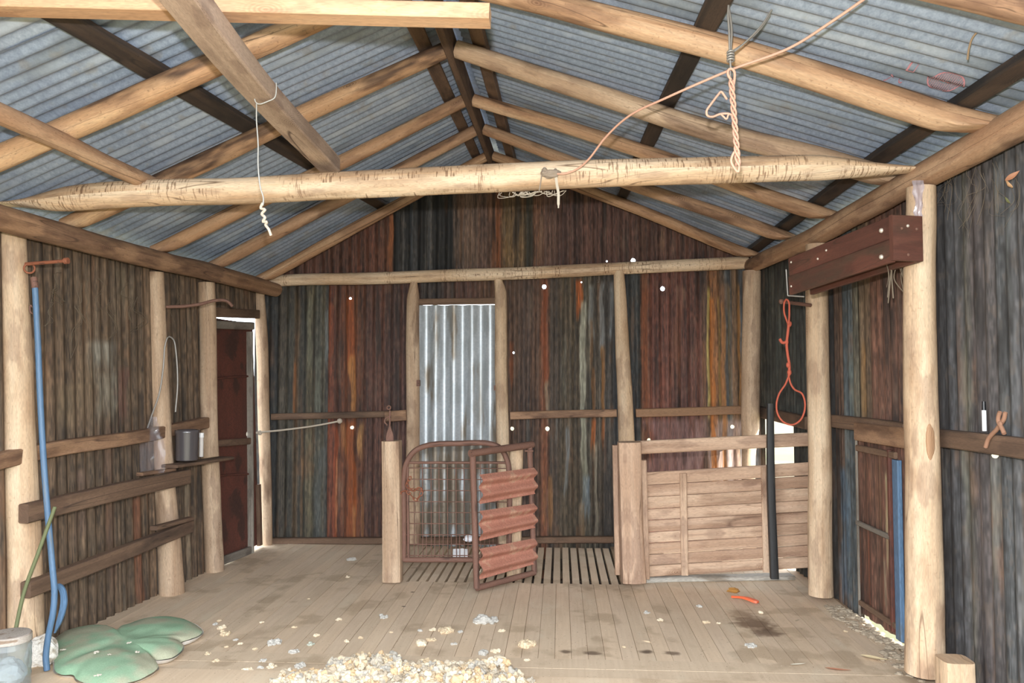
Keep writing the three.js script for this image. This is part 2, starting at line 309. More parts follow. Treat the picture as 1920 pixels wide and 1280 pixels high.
// ------------------------------------------------------------------ back wall
const backCols = ramp([[480, [54, 54, 53]], [505, [48, 49, 49]], [520, [66, 60, 51]], [535, [60, 58, 51]], [548, [76, 63, 48]], [560, [54, 54, 49]], [575, [82, 76, 58]], [588, [66, 66, 58]], [600, [84, 80, 68]], [608, [62, 61, 57]], [613, [98, 52, 36]], [630, [78, 46, 34]], [642, [96, 56, 38]], [668, [88, 54, 38]], [690, [74, 48, 40]], [712, [86, 56, 46]], [735, [74, 52, 46]], [770, [80, 52, 46]],
  [800, [50, 44, 42]], [860, [78, 54, 46]], [930, [84, 60, 44]], [960, [80, 60, 48]], [985, [74, 58, 50]], [1005, [82, 60, 48]], [1020, [104, 62, 42]], [1035, [70, 60, 52]], [1060, [80, 70, 56]], [1078, [72, 62, 48]], [1098, [78, 72, 60]], [1118, [72, 64, 54]], [1140, [64, 60, 56]], [1158, [44, 46, 48]], [1195, [54, 56, 56]], [1204, [104, 62, 42]], [1225, [92, 54, 44]], [1250, [98, 60, 50]], [1280, [90, 56, 48]], [1305, [100, 64, 54]], [1320, [96, 70, 54]], [1335, [134, 88, 52]], [1350, [100, 76, 56]], [1362, [74, 78, 80]], [1374, [108, 82, 58]], [1388, [76, 80, 84]], [1440, [96, 74, 58]]].map(([p, c]) => [pxBack(p), c]));
const gableCols = ramp([[430, [92, 62, 50]], [560, [96, 62, 50]], [620, [88, 56, 44]], [690, [98, 60, 46]], [722, [92, 58, 44]], [730, [140, 82, 48]], [737, [44, 44, 44]], [748, [70, 68, 66]], [756, [36, 36, 36]], [775, [60, 60, 60]], [784, [26, 26, 26]], [800, [72, 70, 68]], [812, [36, 36, 36]], [838, [30, 30, 30]], [852, [84, 70, 62]], [880, [98, 78, 66]], [910, [92, 70, 60]], [930, [108, 68, 46]], [948, [110, 84, 56]], [975, [100, 80, 56]], [992, [62, 56, 44]], [1005, [112, 78, 60]], [1030, [98, 72, 62]], [1060, [84, 60, 54]], [1120, [92, 64, 56]], [1200, [86, 60, 52]], [1300, [94, 64, 54]], [1440, [88, 60, 50]]].map(([p, c]) => [pxBack(p), c]));
const plateY = (x) => lerp(pyBack(527), pyBack(494), clamp((x - pxBack(470)) / (pxBack(1400) - pxBack(470))));
const backStreaksAndSun = [[1258, 786, 1012, 64, [138, 100, 90], 0.75], [1300, 786, 1012, 22, [150, 112, 100], 0.7], [1352, 786, 1012, 44, [186, 148, 128], 0.85], [655, 555, 690, 11, [176, 82, 32], 1.1], [657, 665, 776, 9, [220, 150, 74], 1.0], [655, 790, 1012, 12, [170, 84, 34], 1.1], [641, 795, 850, 6, [196, 130, 68], 0.8], [674, 795, 850, 7, [200, 140, 76], 0.8], [625, 800, 1012, 7, [156, 74, 42], 1], [628, 860, 990, 3, [206, 138, 92], 0.7], [661, 950, 1012, 4, [226, 166, 108], 0.8], [677, 930, 1012, 5, [190, 126, 74], 0.6], [655, 560, 1012, 22, [120, 62, 34], 0.5], [543, 680, 780, 4, [156, 88, 44], 0.8], [560, 800, 1012, 4, [140, 92, 52], 0.6], [572, 555, 690, 5, [120, 112, 88], 0.7], [592, 660, 780, 6, [118, 112, 92], 0.6], [605, 580, 670, 5, [128, 126, 118], 0.7], [596, 840, 1012, 10, [98, 97, 90], 0.6], [615, 570, 670, 5, [150, 74, 42], 0.8],  // leading wide entries: pinkish lower sheet, with sunlight from the opening painted in
  [1020, 530, 720, 8, [136, 68, 38], 0.9], [1024, 715, 780, 6, [156, 140, 110], 0.7], [1086, 525, 580, 9, [196, 94, 40], 1.1], [1092, 565, 780, 8, [186, 172, 142], 1.0], [1095, 780, 930, 7, [168, 156, 126], 0.9], [1098, 890, 960, 10, [136, 140, 138], 0.8], [1092, 940, 1012, 6, [160, 120, 80], 0.6], [1108, 535, 640, 6, [140, 132, 120], 0.9], [1108, 600, 690, 4, [150, 100, 60], 0.6], [1128, 530, 660, 6, [154, 146, 136], 0.9], [1130, 650, 790, 5, [160, 100, 50], 0.9], [1112, 690, 790, 5, [150, 92, 48], 0.7], [1145, 530, 640, 4, [150, 146, 140], 0.8], [1112, 785, 840, 6, [196, 100, 46], 1.0], [1128, 785, 830, 5, [170, 92, 46], 0.8], [1116, 830, 1012, 5, [172, 152, 122], 0.7], [1062, 800, 920, 5, [144, 144, 138], 0.8], [1056, 630, 740, 5, [116, 106, 88], 0.6], [1032, 890, 1000, 5, [166, 108, 60], 0.8], [1020, 900, 980, 4, [156, 100, 58], 0.6], [1042, 780, 830, 3, [130, 120, 104], 0.6], [958, 640, 720, 5, [140, 70, 36], 0.7], [990, 780, 900, 5, [92, 92, 84], 0.5],
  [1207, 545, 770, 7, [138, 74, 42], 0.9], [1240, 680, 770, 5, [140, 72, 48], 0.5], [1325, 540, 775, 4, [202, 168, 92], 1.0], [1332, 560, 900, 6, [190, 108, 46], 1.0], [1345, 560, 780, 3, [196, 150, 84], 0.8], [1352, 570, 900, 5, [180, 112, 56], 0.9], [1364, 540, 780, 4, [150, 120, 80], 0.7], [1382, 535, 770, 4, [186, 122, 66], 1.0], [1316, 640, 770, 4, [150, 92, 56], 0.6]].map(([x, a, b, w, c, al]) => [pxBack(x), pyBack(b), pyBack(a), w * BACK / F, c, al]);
const gableStreaks = [[729, 400, 500, 6, [156, 88, 48], 0.8], [933, 400, 500, 5, [150, 80, 42], 0.7], [952, 360, 500, 8, [136, 104, 66], 0.6], [990, 360, 500, 4, [48, 44, 36], 0.7], [1012, 400, 480, 6, [140, 104, 78], 0.7], [1243, 430, 465, 5, [160, 118, 84], 0.7], [780, 360, 500, 6, [24, 24, 24], 0.8], [765, 370, 500, 4, [86, 86, 86], 0.6], [800, 370, 500, 4, [90, 88, 86], 0.6]].map(([x, a, b, w, c, al]) => [pxBack(x), pyBack(b), pyBack(a), w * BACK / F, c, al]);
const bw = { x0: -2.75, x1: 1.95, y0: -0.15, y1: 3.35 };
const backTex = rustTex(2048, 1400, bw.x0, bw.x1, bw.y0, bw.y1, (x, y) => (y > plateY(x) ? gableCols(x) : backCols(x)), backStreaksAndSun.concat(gableStreaks), 100);
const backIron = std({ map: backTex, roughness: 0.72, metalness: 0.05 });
const bwUV = (x, y) => [(x - bw.x0) / (bw.x1 - bw.x0), (y - bw.y0) / (bw.y1 - bw.y0)];
const wallBack = struct('wall_back');
const backHoles = [[652, 557, 0.010], [1019, 537, 0.018], [1090, 529, 0.007], [1120, 526, 0.009], [1202, 545, 0.014], [1240, 542, 0.018], [657, 802, 0.015], [960, 803, 0.016], [1026, 803, 0.018], [1213, 823, 0.015], [1367, 798, 0.016], [962, 661, 0.009, 1.9]].map(([a, b, r]) => [pxBack(a), pyBack(b), r]);
const gableHoles = [[1189, 488, 0.019], [1141, 489, 0.007]].map(([a, b, r]) => [pxBack(a), pyBack(b), r]);
function backSheet(pa, pb, y0, y1, z, holes) {
  const x0 = pxBack(pa), w = pxBack(pb) - x0;
  const tilt = rr(-0.004, 0.004), ph = rnd();
  const g = ironGeo({ w, v0: y0, v1: typeof y1 === 'function' ? (u) => y1(x0 + u) : y1, rows: 6, phase: ph, amp: 0.0085,
    holes: holes.filter(([x, y]) => x > x0 + 0.03 && x < x0 + w - 0.03).map(([x, y, r]) => ({ u: x - x0, v: y, r })),
    place: (u, v, l) => V(x0 + u + tilt * v, v, z + l), uv: (u, v) => bwUV(x0 + u, v) });
  return mesh('sheet', g, backIron, wallBack);
}
{
  const z = -BACK, t = 2.24;
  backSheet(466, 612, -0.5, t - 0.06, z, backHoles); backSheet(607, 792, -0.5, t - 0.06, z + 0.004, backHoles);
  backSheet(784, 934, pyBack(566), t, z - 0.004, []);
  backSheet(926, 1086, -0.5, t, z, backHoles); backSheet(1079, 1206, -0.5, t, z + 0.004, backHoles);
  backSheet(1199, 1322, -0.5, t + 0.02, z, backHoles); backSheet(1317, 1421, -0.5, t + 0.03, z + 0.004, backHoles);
  const tops = (x) => roofLine(x, BACK) - 0.035;
  backSheet(420, 600, 2.09, tops, z - 0.024, []); backSheet(594, 741, 2.09, tops, z - 0.028, []); backSheet(735, 853, 2.1, tops, z - 0.022, []);
  backSheet(846, 1062, 2.12, tops, z - 0.026, []); backSheet(1056, 1222, 2.14, tops, z - 0.022, gableHoles);
  {
    const x0 = pxBack(1214), w = pxBack(1470) - x0;
    mesh('sheet', ironGeo({ w, v0: 2.16, v1: (u) => tops(x0 + u), rows: 6, place: (u, v, l) => V(x0 + u, v, z - 0.026 + l), uv: (u, v) => bwUV(x0 + u, v) }), backIron, wallBack);
  }
}
// timber plate along the foot of the back wall
tag(mesh('trim_1', boardGeo([P(508, 1014, 6.49), P(1150, 1011, 6.49)], 0.06, 0.05, { seed: 81 }), W.brown), null, null, null, 'structure');

// ------------------------------------------------------------------ side walls
const dOn = (w, px, py = 700) => -onWall(w, px, py).z;
const leftBase = (d, y) => { const n = fbm(d * 3, 1, 7), m = vn(d * 9, 3, 8); return mixc(mixc([98, 79, 60], [76, 64, 51], n), [112, 86, 64], m * 0.5); };
const leftStreaks = [[195, 640, 690, 22, [150, 138, 118], 0.8], [198, 700, 780, 20, [142, 128, 106], 0.7], [228, 690, 780, 10, [112, 70, 56], 0.7], [160, 690, 770, 14, [116, 92, 66], 0.6], [120, 720, 800, 16, [120, 96, 68], 0.6], [215, 800, 1100, 8, [112, 78, 60], 0.5], [262, 930, 1130, 8, [140, 82, 54], 0.8], [150, 880, 1000, 12, [120, 90, 74], 0.5], [225, 500, 560, 10, [120, 100, 74], 0.6], [300, 900, 1100, 6, [160, 150, 136], 0.6], [355, 900, 1060, 3, [160, 132, 100], 0.7]].map(([x, a, b, w, c, al]) => { const p0 = onWall(LEFT, x, b), p1 = onWall(LEFT, x, a), d = -p0.z; return [d, p0.y, p1.y, w * d / F * 2.2, c, al]; });
const sw = { d0: 0.2, d1: 6.7, y0: -0.55, y1: 2.45 };
const leftIron = std({ map: rustTex(2048, 1024, sw.d0, sw.d1, sw.y0, sw.y1, leftBase, leftStreaks, 300), roughness: 0.8 });
const rightCols = ramp([[6.7, [70, 66, 58]], [dOn(RIGHT, 1425), [70, 68, 60]], [dOn(RIGHT, 1460), [62, 62, 56]], [dOn(RIGHT, 1500), [56, 58, 54]], [dOn(RIGHT, 1560), [52, 52, 52]], [dOn(RIGHT, 1572), [88, 68, 56]], [dOn(RIGHT, 1590), [66, 74, 78]], [dOn(RIGHT, 1608), [86, 82, 70]], [dOn(RIGHT, 1625), [92, 74, 56]], [dOn(RIGHT, 1640), [100, 68, 54]], [dOn(RIGHT, 1690), [94, 66, 54]], [dOn(RIGHT, 1720), [60, 56, 54]], [dOn(RIGHT, 1765), [54, 54, 56]], [dOn(RIGHT, 1800), [66, 66, 68]], [dOn(RIGHT, 1815), [78, 76, 70]], [dOn(RIGHT, 1830), [64, 58, 58]], [dOn(RIGHT, 1860), [76, 72, 72]], [dOn(RIGHT, 1885), [70, 72, 74]], [dOn(RIGHT, 1920), [78, 78, 80]], [0.2, [74, 70, 68]]].sort((a, b) => a[0] - b[0]));
const rightStreaks = [[1818, 640, 1000, 7, [112, 102, 82], 0.7], [1848, 560, 1250, 4, [120, 118, 110], 0.5], [1893, 400, 560, 5, [130, 126, 116], 0.6], [1586, 880, 1120, 9, [84, 97, 106], 0.8], [1600, 620, 780, 6, [104, 104, 88], 0.6], [1622, 640, 780, 4, [150, 104, 56], 0.7], [1870, 860, 1100, 5, [116, 112, 96], 0.6], [1570, 700, 800, 4, [110, 80, 62], 0.7], [1460, 600, 700, 8, [90, 90, 78], 0.6]].map(([x, a, b, w, c, al]) => { const p0 = onWall(RIGHT, x, b), p1 = onWall(RIGHT, x, a), d = -p0.z; return [d, p0.y, p1.y, w * d / F * 2.4, c, al]; });
const rightIron = std({ map: rustTex(2048, 1024, sw.d0, sw.d1, sw.y0, sw.y1, (d) => rightCols(d), rightStreaks, 500), roughness: 0.75, metalness: 0.05 });
function sideSheet(parent, w, m, d0, d1, y0, y1, lift, holes = [], amp = 0.009) {
  const ph = rnd(), sgn = w === LEFT ? -1 : 1;
  const g = ironGeo({ w: d1 - d0, v0: y0, v1: y1, rows: 5, phase: ph, amp, holes: holes.map(([d, y, r]) => ({ u: d - d0, v: y, r })),
    place: (u, v, l) => V(wallX(w, d0 + u, v) + sgn * (l + lift), v, -(d0 + u)), uv: (u, v) => [(d0 + u - sw.d0) / (sw.d1 - sw.d0), (v - sw.y0) / (sw.y1 - sw.y0)] });
  return mesh('sheet', g, m, parent);
}
const wallLeft = struct('wall_left');
const doorL = { d0: 5.70, d1: 6.40, top: 0 };
{
  const topL = (d) => EYE + 0.79;
  const xs = [1.69, 2.41, 3.13, 3.85, 4.52, 5.2, doorL.d0];
  for (let i = 0; i < xs.length - 1; i++) sideSheet(wallLeft, LEFT, leftIron, xs[i], xs[i + 1] + 0.04, -0.5, topL(xs[i]) + 0.005 * (i % 3), (i % 2) * 0.004);
  sideSheet(wallLeft, LEFT, leftIron, doorL.d0, 6.6, onWall(LEFT, 440, 590).y, topL(6), 0.004);
  sideSheet(wallLeft, LEFT, leftIron, 6.42, 6.6, -0.5, onWall(LEFT, 440, 585).y, 0);
}
const wallRight = struct('wall_right');
const doorR = { d0: dOn(RIGHT, 1700, 900), d1: dOn(RIGHT, 1618, 900), top: 1.03 };
const exitR = { d0: 5.78, d1: 6.5, top: onWall(RIGHT, 1440, 786).y };
{
  const topR = EYE + 0.99;
  const S = (a, b, y0, i, holes) => sideSheet(wallRight, RIGHT, rightIron, a, b, y0, topR, (i % 2) * 0.004, holes, 0.0105);
  S(1.69, 2.44, -0.5, 0);
  const hp = onWall(RIGHT, 1866, 854), hq = onWall(RIGHT, 1790, 462);
  S(2.41, 3.16, -0.5, 1, []); S(3.13, 3.84, -0.5, 0, [[-hp.z, hp.y, 0.011]].filter(([d]) => d > 3.16));
  S(3.81, doorR.d0, -0.5, 1); S(doorR.d0 - 0.05, doorR.d1 + 0.05, doorR.top, 2); S(doorR.d1, 4.98, -0.5, 1); S(4.95, exitR.d0, -0.5, 0); S(exitR.d0 - 0.05, 6.62, exitR.top, 1); S(exitR.d1, 6.62, -0.5, 0);
}

// ------------------------------------------------------------------ floor
const fl = { x0: -2.75, x1: 1.95, d0: 3.2, d1: 6.6 };
const floorTex = (() => {
  const st = [[1415, 1168, 34, 12, [112, 88, 68], 0.8], [1440, 1185, 26, 8, [100, 78, 60], 0.7], [1390, 1150, 22, 10, [140, 116, 92], 0.6], [1060, 1222, 10, 3, [84, 68, 54], 0.7], [1110, 1224, 14, 3, [96, 78, 62], 0.7], [1210, 1222, 12, 3, [84, 68, 54], 0.8], [1260, 1224, 16, 3, [96, 78, 62], 0.7], [1120, 1096, 60, 8, [150, 128, 104], 0.4]].map(([a, b, w, h, c, al]) => { const p = onFloor(a, b), q = onFloor(a + w, b), r = onFloor(a, b - h); return [p.x, -p.z, q.x - p.x, p.z - r.z, c, al]; });
  return tex(2048, 1400, (u, v) => {
    const x = lerp(fl.x0, fl.x1, u), d = lerp(fl.d0, fl.d1, v);
    const n = fbm(x * 2.2, d * 2.2, 51, 4), g = vn(x * 110, d * 7, 52), s = vn(x * 190, d * 190, 53), b = fbm(x * 12, d * 9, 54, 3);
    let c = mixc([224, 203, 177], [196, 173, 147], clamp(0.5 * n + 0.3 * g + 0.25 * b));
    c = mixc(c, [164, 142, 116], 0.5 * sstep(0.58, 0.74, fbm(x * 5 + 3, d * 5, 57, 4)));
    c = mixc(c, [216, 200, 176], 0.5 * sstep(0.62, 0.78, fbm(x * 7 + 9, d * 4, 60, 4)));
    if (s > 0.93) c = mixc(c, [226, 212, 190], 0.6); else if (s < 0.05) c = mixc(c, [96, 78, 60], 0.5);
    for (const [sx, sd, a, e, col, al] of st) { const q = Math.hypot((x - sx) / a, (d - sd) / e); if (q < 1.6) c = mixc(c, col, al * (1 - sstep(0.4, 1.5, q + (fbm(x * 30, d * 30, 66) - 0.5) * 1.0))); }
    return c;
  });
})();
const floorM = [[1, 1, 1], [0.95, 0.95, 0.94], [1.03, 1.02, 1.0]].map((c) => std({ map: floorTex, color: new THREE.Color().setRGB(...c), roughness: 0.95 }));
const floorUV = (g) => { const p = g.attributes.position, uv = g.attributes.uv; for (let i = 0; i < p.count; i++) uv.setXY(i, (p.getX(i) - fl.x0) / (fl.x1 - fl.x0), (-p.getZ(i) - fl.d0) / (fl.d1 - fl.d0)); return g; };
const grate = { x0: pxAt(748, 5.33), x1: pxAt(1162, 5.33), d0: 5.33, d1: 6.47 };
function pxAt(px, d) { return (px - 1050) * d / F; }
const floor = struct('floor');
{
  const pitch = 0.081, n = 53, xA = -2.62;
  for (let i = 0; i < n; i++) {
    const x0 = xA + i * pitch, x1 = x0 + pitch - 0.0024, inGrate = x1 > grate.x0 && x0 < grate.x1;
    const dy = 0.003 * (rnd() - 0.5), end = inGrate ? grate.d0 : 6.53, m = floorM[i % 3];
    mesh('floor_board', floorUV(boxAt(x0, x1, -0.03, dy, -end, -3.915 + 0.004 * rnd())), m, floor);
  }
  for (const [a, b] of [[3.655, 3.78], [3.784, 3.91]]) mesh('floor_board', floorUV(boxAt(-2.62, 1.69, -0.03, 0.0025, -b, -a)), floorM[1], floor);
  mesh('front_sill', floorUV(boxAt(-2.62, 1.69, -0.12, 0.012, -3.65, -3.3)), floorM[2], floor);
  mesh('added_front_skirt', floorUV(boxAt(-2.62, 1.69, -0.5, -0.12, -3.4, -3.36)), floorM[1], floor);  // added below the view to keep daylight out from under the floor
  const under = std({ map: floorTex, color: '#b5aca0', roughness: 1 });
  mesh('packed_dust', [floorUV(boxAt(-2.62, grate.x0, -0.05, -0.0025, -6.53, -3.655)), floorUV(boxAt(grate.x0, grate.x1, -0.05, -0.0025, -grate.d0, -3.655)), floorUV(boxAt(grate.x1, 1.69, -0.05, -0.0025, -6.53, -3.655))], under, floor);
}
const grating = thing('slatted_grating', 'slatted timber grating floor behind the two small gates', 'grating');
{
  const n = 23, step = (grate.x1 - grate.x0) / n;
  for (let i = 0; i < n; i++) mesh('slat', floorUV(boxAt(grate.x0 + i * step, grate.x0 + (i + 1) * step - 0.017, -0.035, -0.004 + 0.003 * rnd(), -grate.d1, -grate.d0)), floorM[i % 3], grating);
  for (const d of [5.6, 6.2]) mesh('bearer', boardGeo([V(grate.x0, -0.075, -d), V(grate.x1, -0.075, -d)], 0.06, 0.07, {}), W.dark, grating);
}

// ------------------------------------------------------------------ roof timbers
const side = { '-1': 'left', '1': 'right' };
const ordinal = ['first', 'second', 'third', 'fourth', 'fifth', 'sixth'];
const rafterDepth = [2.32, 3.15, 4.0, 4.8, 5.5, 6.24];
for (const s of [-1, 1]) rafterDepth.forEach((d, i) => {
  if (s < 0 && i === 0) return;
  const bendY = [0, 0.012, -0.014, 0.01, -0.008, 0.004][i] * s, pts = [0.012, 0.3, 0.6, 0.85, 1.045].map((q, k) => roofPt(s, q, d + [0.02, 0, -0.015, 0.01, 0][k] * (i % 2 ? 1 : -1), [0, bendY, bendY * 1.2, 0, 0][k]));
  const r = [0.05, 0.05, 0.047, 0.044, 0.043, 0.042][i] * (s > 0 && i < 3 ? 1.08 : 1);
  // lower end hewn to sit on the wall plate
  const seat = (s < 0 ? EYE + 0.73 : EYE + 0.93 - 0.006 * d) + 0.055, x9 = roofPt(s, 0.9, d).x;
  const g = logGeo(pts, [r * 0.92, r, r * 1.05, r * 1.1, r * 1.05], { seed: 20 + i * 2 + (s > 0 ? 1 : 0), lump: 0.1, flatY: 0.95, post: (p) => { if ((p.x - x9) * s > 0) p.y = Math.max(p.y, seat); } });
  const near = s < 0 ? i - 1 : i, count = s < 0 ? 5 : 6;
  const where = i === 5 ? `pole rafter against the rusty gable on the ${side[s]} roof slope` : s > 0 && i === 0 ? 'pole rafter cut off by the top right corner of the view' : `${ordinal[near]} round pole rafter from the front on the ${side[s]} roof slope`;
  tag(mesh('rafter', g, (s < 0 && (i === 1 || i === 2)) ? W.scorched : i % 2 ? W.rafter : (i === 2 ? W.pole2 : W.rafter2)), where, 'rafter', 'pole rafters of the shed roof');
});
function purlin(s, q0, q1, w, h, label, m, seed) {
  const pts = []; for (let k = 0; k <= 6; k++) { const d = lerp(1.2, 6.6, k / 6); pts.push(roofPt(s, lerp(q0, q1, k / 6) + 0.006 * n3(k, seed, 1), d, 0.072)); }
  const n = roofPt(s, 0.5, 4, 1).sub(roofPt(s, 0.5, 4, 0));
  return tag(mesh('purlin', boardGeo(pts, w, h, { seed, up: n, rings: 30, rough: 0.14 }), m), label, 'purlin', 'sawn purlins under the roof sheets');
}
purlin(-1, 0.065, 0.05, 0.075, 0.042, 'brown purlin just left of the ridge board', W.brown, 3);
purlin(1, 0.05, 0.065, 0.075, 0.042, 'brown purlin just right of the ridge board', W.brown, 4);
purlin(-1, 0.59, 0.47, 0.085, 0.042, 'blackened purlin crossing the middle of the left roof slope', W.dark, 5);
purlin(1, 0.505, 0.495, 0.085, 0.042, 'blackened purlin crossing the middle of the right roof slope', W.dark, 6);
purlin(1, 0.93, 1.0, 0.075, 0.045, 'dark brown purlin low on the right slope above the wall plate', W.dark, 7);
tag(mesh('ridge_board', boardGeo([V(ridgeX, ridgeH(1.2) + 0.0, -1.2), V(ridgeX, ridgeH(3.5) + 0.0, -3.5), V(ridgeX, ridgeH(6.5) + 0.0, -6.5)], 0.034, 0.15, { seed: 9, rings: 20 }), W.brown), 'thin dark ridge board where the two roof slopes meet', 'ridge board');

// wall plates and the tie beam
{
  const yl = EYE + 0.73, pl = [1.2, 2.2, 3.7, 4.5, 5.3, 6.42].map((d, i) => V(-2.80 + 0.0727 * d, yl + [0, 0.01, 0, -0.012, 0.004, 0][i], -d));
  tag(mesh('wall_plate', logGeo(pl, [0.06, 0.06, 0.06, 0.058, 0.06, 0.058], { seed: 51 }), W.plate), 'round brown log plate on top of the left wall posts', 'beam');
  const pr = [1.2, 2.2, 3.2, 4.2, 5.2, 6.42].map((d, i) => V(1.835 - 0.0491 * d, EYE + [0.94, 0.94, 0.93, 0.905, 0.885, 0.895][i], -d));
  tag(mesh('wall_plate', logGeo(pr, [0.066, 0.066, 0.064, 0.062, 0.062, 0.06], { seed: 52 }), W.rafter2), 'round brown log plate on top of the right wall posts', 'beam');
  const bp = [[462, 528], [600, 523], [760, 519], [940, 513], [1160, 503], [1402, 492]].map(([a, b]) => P(a, b, 6.45));
  tag(mesh('wall_plate', logGeo(bp, [0.045, 0.05, 0.05, 0.052, 0.05, 0.05], { seed: 53 }), W.tie), 'pale log plate across the back wall below the gable', 'beam');
  const tp = [[-20, 386], [160, 371], [340, 361], [500, 354], [720, 343], [960, 332], [1280, 321], [1500, 317], [1715, 317]].map(([a, b]) => P(a, b, 3.7));
  const xa = P(10, 0, 3.7).x, xb = P(150, 0, 3.7).x, xc = P(1540, 0, 3.7).x, xd = P(1705, 0, 3.7).x;
  const tb = logGeo(tp, [0.05, 0.062, 0.064, 0.064, 0.066, 0.066, 0.062, 0.06, 0.05], { seed: 54, seg: 22, post: (p) => {
    if (p.x < xb) { const q = sstep(xb, xa, p.x), c = P(5, 384, 3.7).y; p.y = lerp(p.y, Math.max(p.y * 0.25 + c * 0.75, c), q); }
    if (p.x > xc) { const q = clamp((p.x - xc) / (xd - xc)), c = P(1700, 318, 3.7).y; p.y = lerp(p.y, c + (p.y - c) * 0.22, q); }
  } });
  tag(mesh('tie_beam', tb, W.tie), 'heavy pale log tie beam crossing the whole shed', 'beam');
}
// joists lying on the tie beam and the new pine length on them
tag(mesh('joist', boardGeo([V(-0.9, EYE + 1.0, -1.25), P(470, 150, 2.75), P(618, 308, 3.86)], 0.105, 0.075, { seed: 61, rings: 12 }), W.grey), 'grey sawn joist slanting up from the tie beam towards the viewer', 'joist');
tag(mesh('joist', logGeo([V(-2.03, EYE + 0.955, -1.3), V(-2.025, EYE + 0.96, -2.9), V(-2.0, EYE + 0.955, -3.82)], [0.042, 0.04, 0.038], { seed: 62 }), W.rafter2), 'round pole joist at the left resting on the tie beam', 'joist');
tag(mesh('pine_beam', boardGeo([P(-150, 4, 2.33), P(919, 30, 2.36)], 0.08, 0.048, { seed: 63, rings: 6, ease: 0.003 }), W.pine), 'new pale pine beam with a square cut end near the top', 'beam');

// ------------------------------------------------------------------ posts
function post(pts, d, radii, label, m, o = {}) { return tag(mesh(o.name ?? 'post', logGeo(pts.map(([a, b]) => P(a, b, d)), radii, { lump: 0.06, bend: 0.012, ...o }), m), label, 'post', o.group); }
post([[23, 434], [27, 600], [34, 800], [44, 1000], [54, 1252]], 3.74, [0.064, 0.066, 0.07, 0.076, 0.08], 'thick pale post at the left edge beside the blue pipe', W.pole, { seed: 71 });
post([[292, 511], [296, 640], [303, 820], [314, 980], [322, 1116]], 4.95, [0.055, 0.057, 0.06, 0.068, 0.076], 'weathered left wall post with the wire loop hanging on it', W.pole2, { seed: 72 });
post([[387, 530], [391, 700], [396, 900], [402, 1078]], 5.54, [0.058, 0.06, 0.062, 0.064], 'left wall post on the near side of the rusty door', W.pole2, { seed: 73 });
post([[485, 548], [490, 640], [496, 800], [501, 1022]], 6.43, [0.042, 0.048, 0.048, 0.048], 'left back corner post on the far side of the rusty door', W.pole2, { seed: 74 });
post([[1726, 352], [1727, 500], [1728, 800], [1732, 1050], [1738, 1262]], 3.66, [0.062, 0.066, 0.07, 0.077, 0.08], 'thick pale post at the right with an oval knot', W.pole, { seed: 75 });
{
  const host = scene.children[scene.children.length - 1], c = P(1746, 826, 3.603), k = new THREE.SphereGeometry(1, 24, 16).scale(0.034, 0.1, 0.015).rotateY(0.6).translate(c.x, c.y, c.z);
  const rings = std({ map: tex(128, 128, (u, v) => { const r = Math.hypot((u - 0.75) * 2, (v - 0.5) * 2) * 3 + 0.25 * fbm(u * 8, v * 8, 3); return mixc([186, 150, 116], [140, 104, 76], 0.5 + 0.5 * Math.sin(r * 26)); }), roughness: 0.8 });
  tag(mesh('knot', k, rings, host), 'brown oval knot');
}
post([[1531, 458], [1533, 600], [1536, 800], [1538, 950], [1541, 1115]], 4.97, [0.062, 0.066, 0.068, 0.07, 0.074], 'pale round right wall post behind the red timber box', W.pole, { seed: 76 });
post([[1409, 508], [1409, 650], [1407, 790], [1404, 850], [1404, 1030]], 6.34, [0.07, 0.074, 0.07, 0.052, 0.05], 'pale corner post where the right and back walls meet', W.pole2, { seed: 77 });
post([[778, 527], [776, 560], [775, 700], [774, 850], [776, 1018]], 6.46, [0.026, 0.052, 0.056, 0.056, 0.056], 'thin pole stud left of the shiny corrugated door', W.pole2, { seed: 78 });
post([[935, 517], [937, 550], [940, 700], [943, 850], [944, 1018]], 6.46, [0.028, 0.05, 0.052, 0.052, 0.052], 'thin pole stud right of the shiny corrugated door', W.pole, { seed: 79 });
post([[1161, 508], [1163, 560], [1168, 680], [1176, 830], [1184, 1020]], 6.44, [0.042, 0.05, 0.058, 0.064, 0.066], 'leaning pole stud rising behind the fence post', W.pole, { seed: 80 });
post([[735, 826], [736, 900], [736, 1000], [736, 1088]], 5.3, [0.066, 0.067, 0.067, 0.069], 'squared timber gate post with an iron hook on top', W.pole2, { seed: 81, square: 0.8, name: 'gate_post', bend: 0.004 });
post([[968, 838], [967, 950], [965, 1085]], 5.42, [0.05, 0.05, 0.052], 'short pale gate post behind the open red gate', W.pole, { seed: 82, square: 0.6, name: 'gate_post' });
post([[1180, 828], [1182, 900], [1184, 1000], [1188, 1089]], 5.3, [0.08, 0.08, 0.08, 0.085], 'thick squared fence post at the left end of the board fence', W.fence[0], { seed: 83, square: 0.75, name: 'fence_post', bend: 0.006 });
tag(mesh('post_board', boardGeo([P(1153, 834, 5.36), P(1158, 1076, 5.36)], 0.035, 0.05, { seed: 84 }), W.fence[1]), 'narrow upright board nailed to the left of the fence post', 'board');
tag(mesh('timber_block', logGeo([V(P(1790, 1240, 3.46).x, -0.02, -3.46), V(P(1790, 1240, 3.46).x, 0.19, -3.46)], [0.068, 0.066], { seed: 85, square: 0.95, bend: 0, lump: 0.02, seg: 24 }), W.pole), 'short sawn timber block standing at the foot of the right post', 'block');

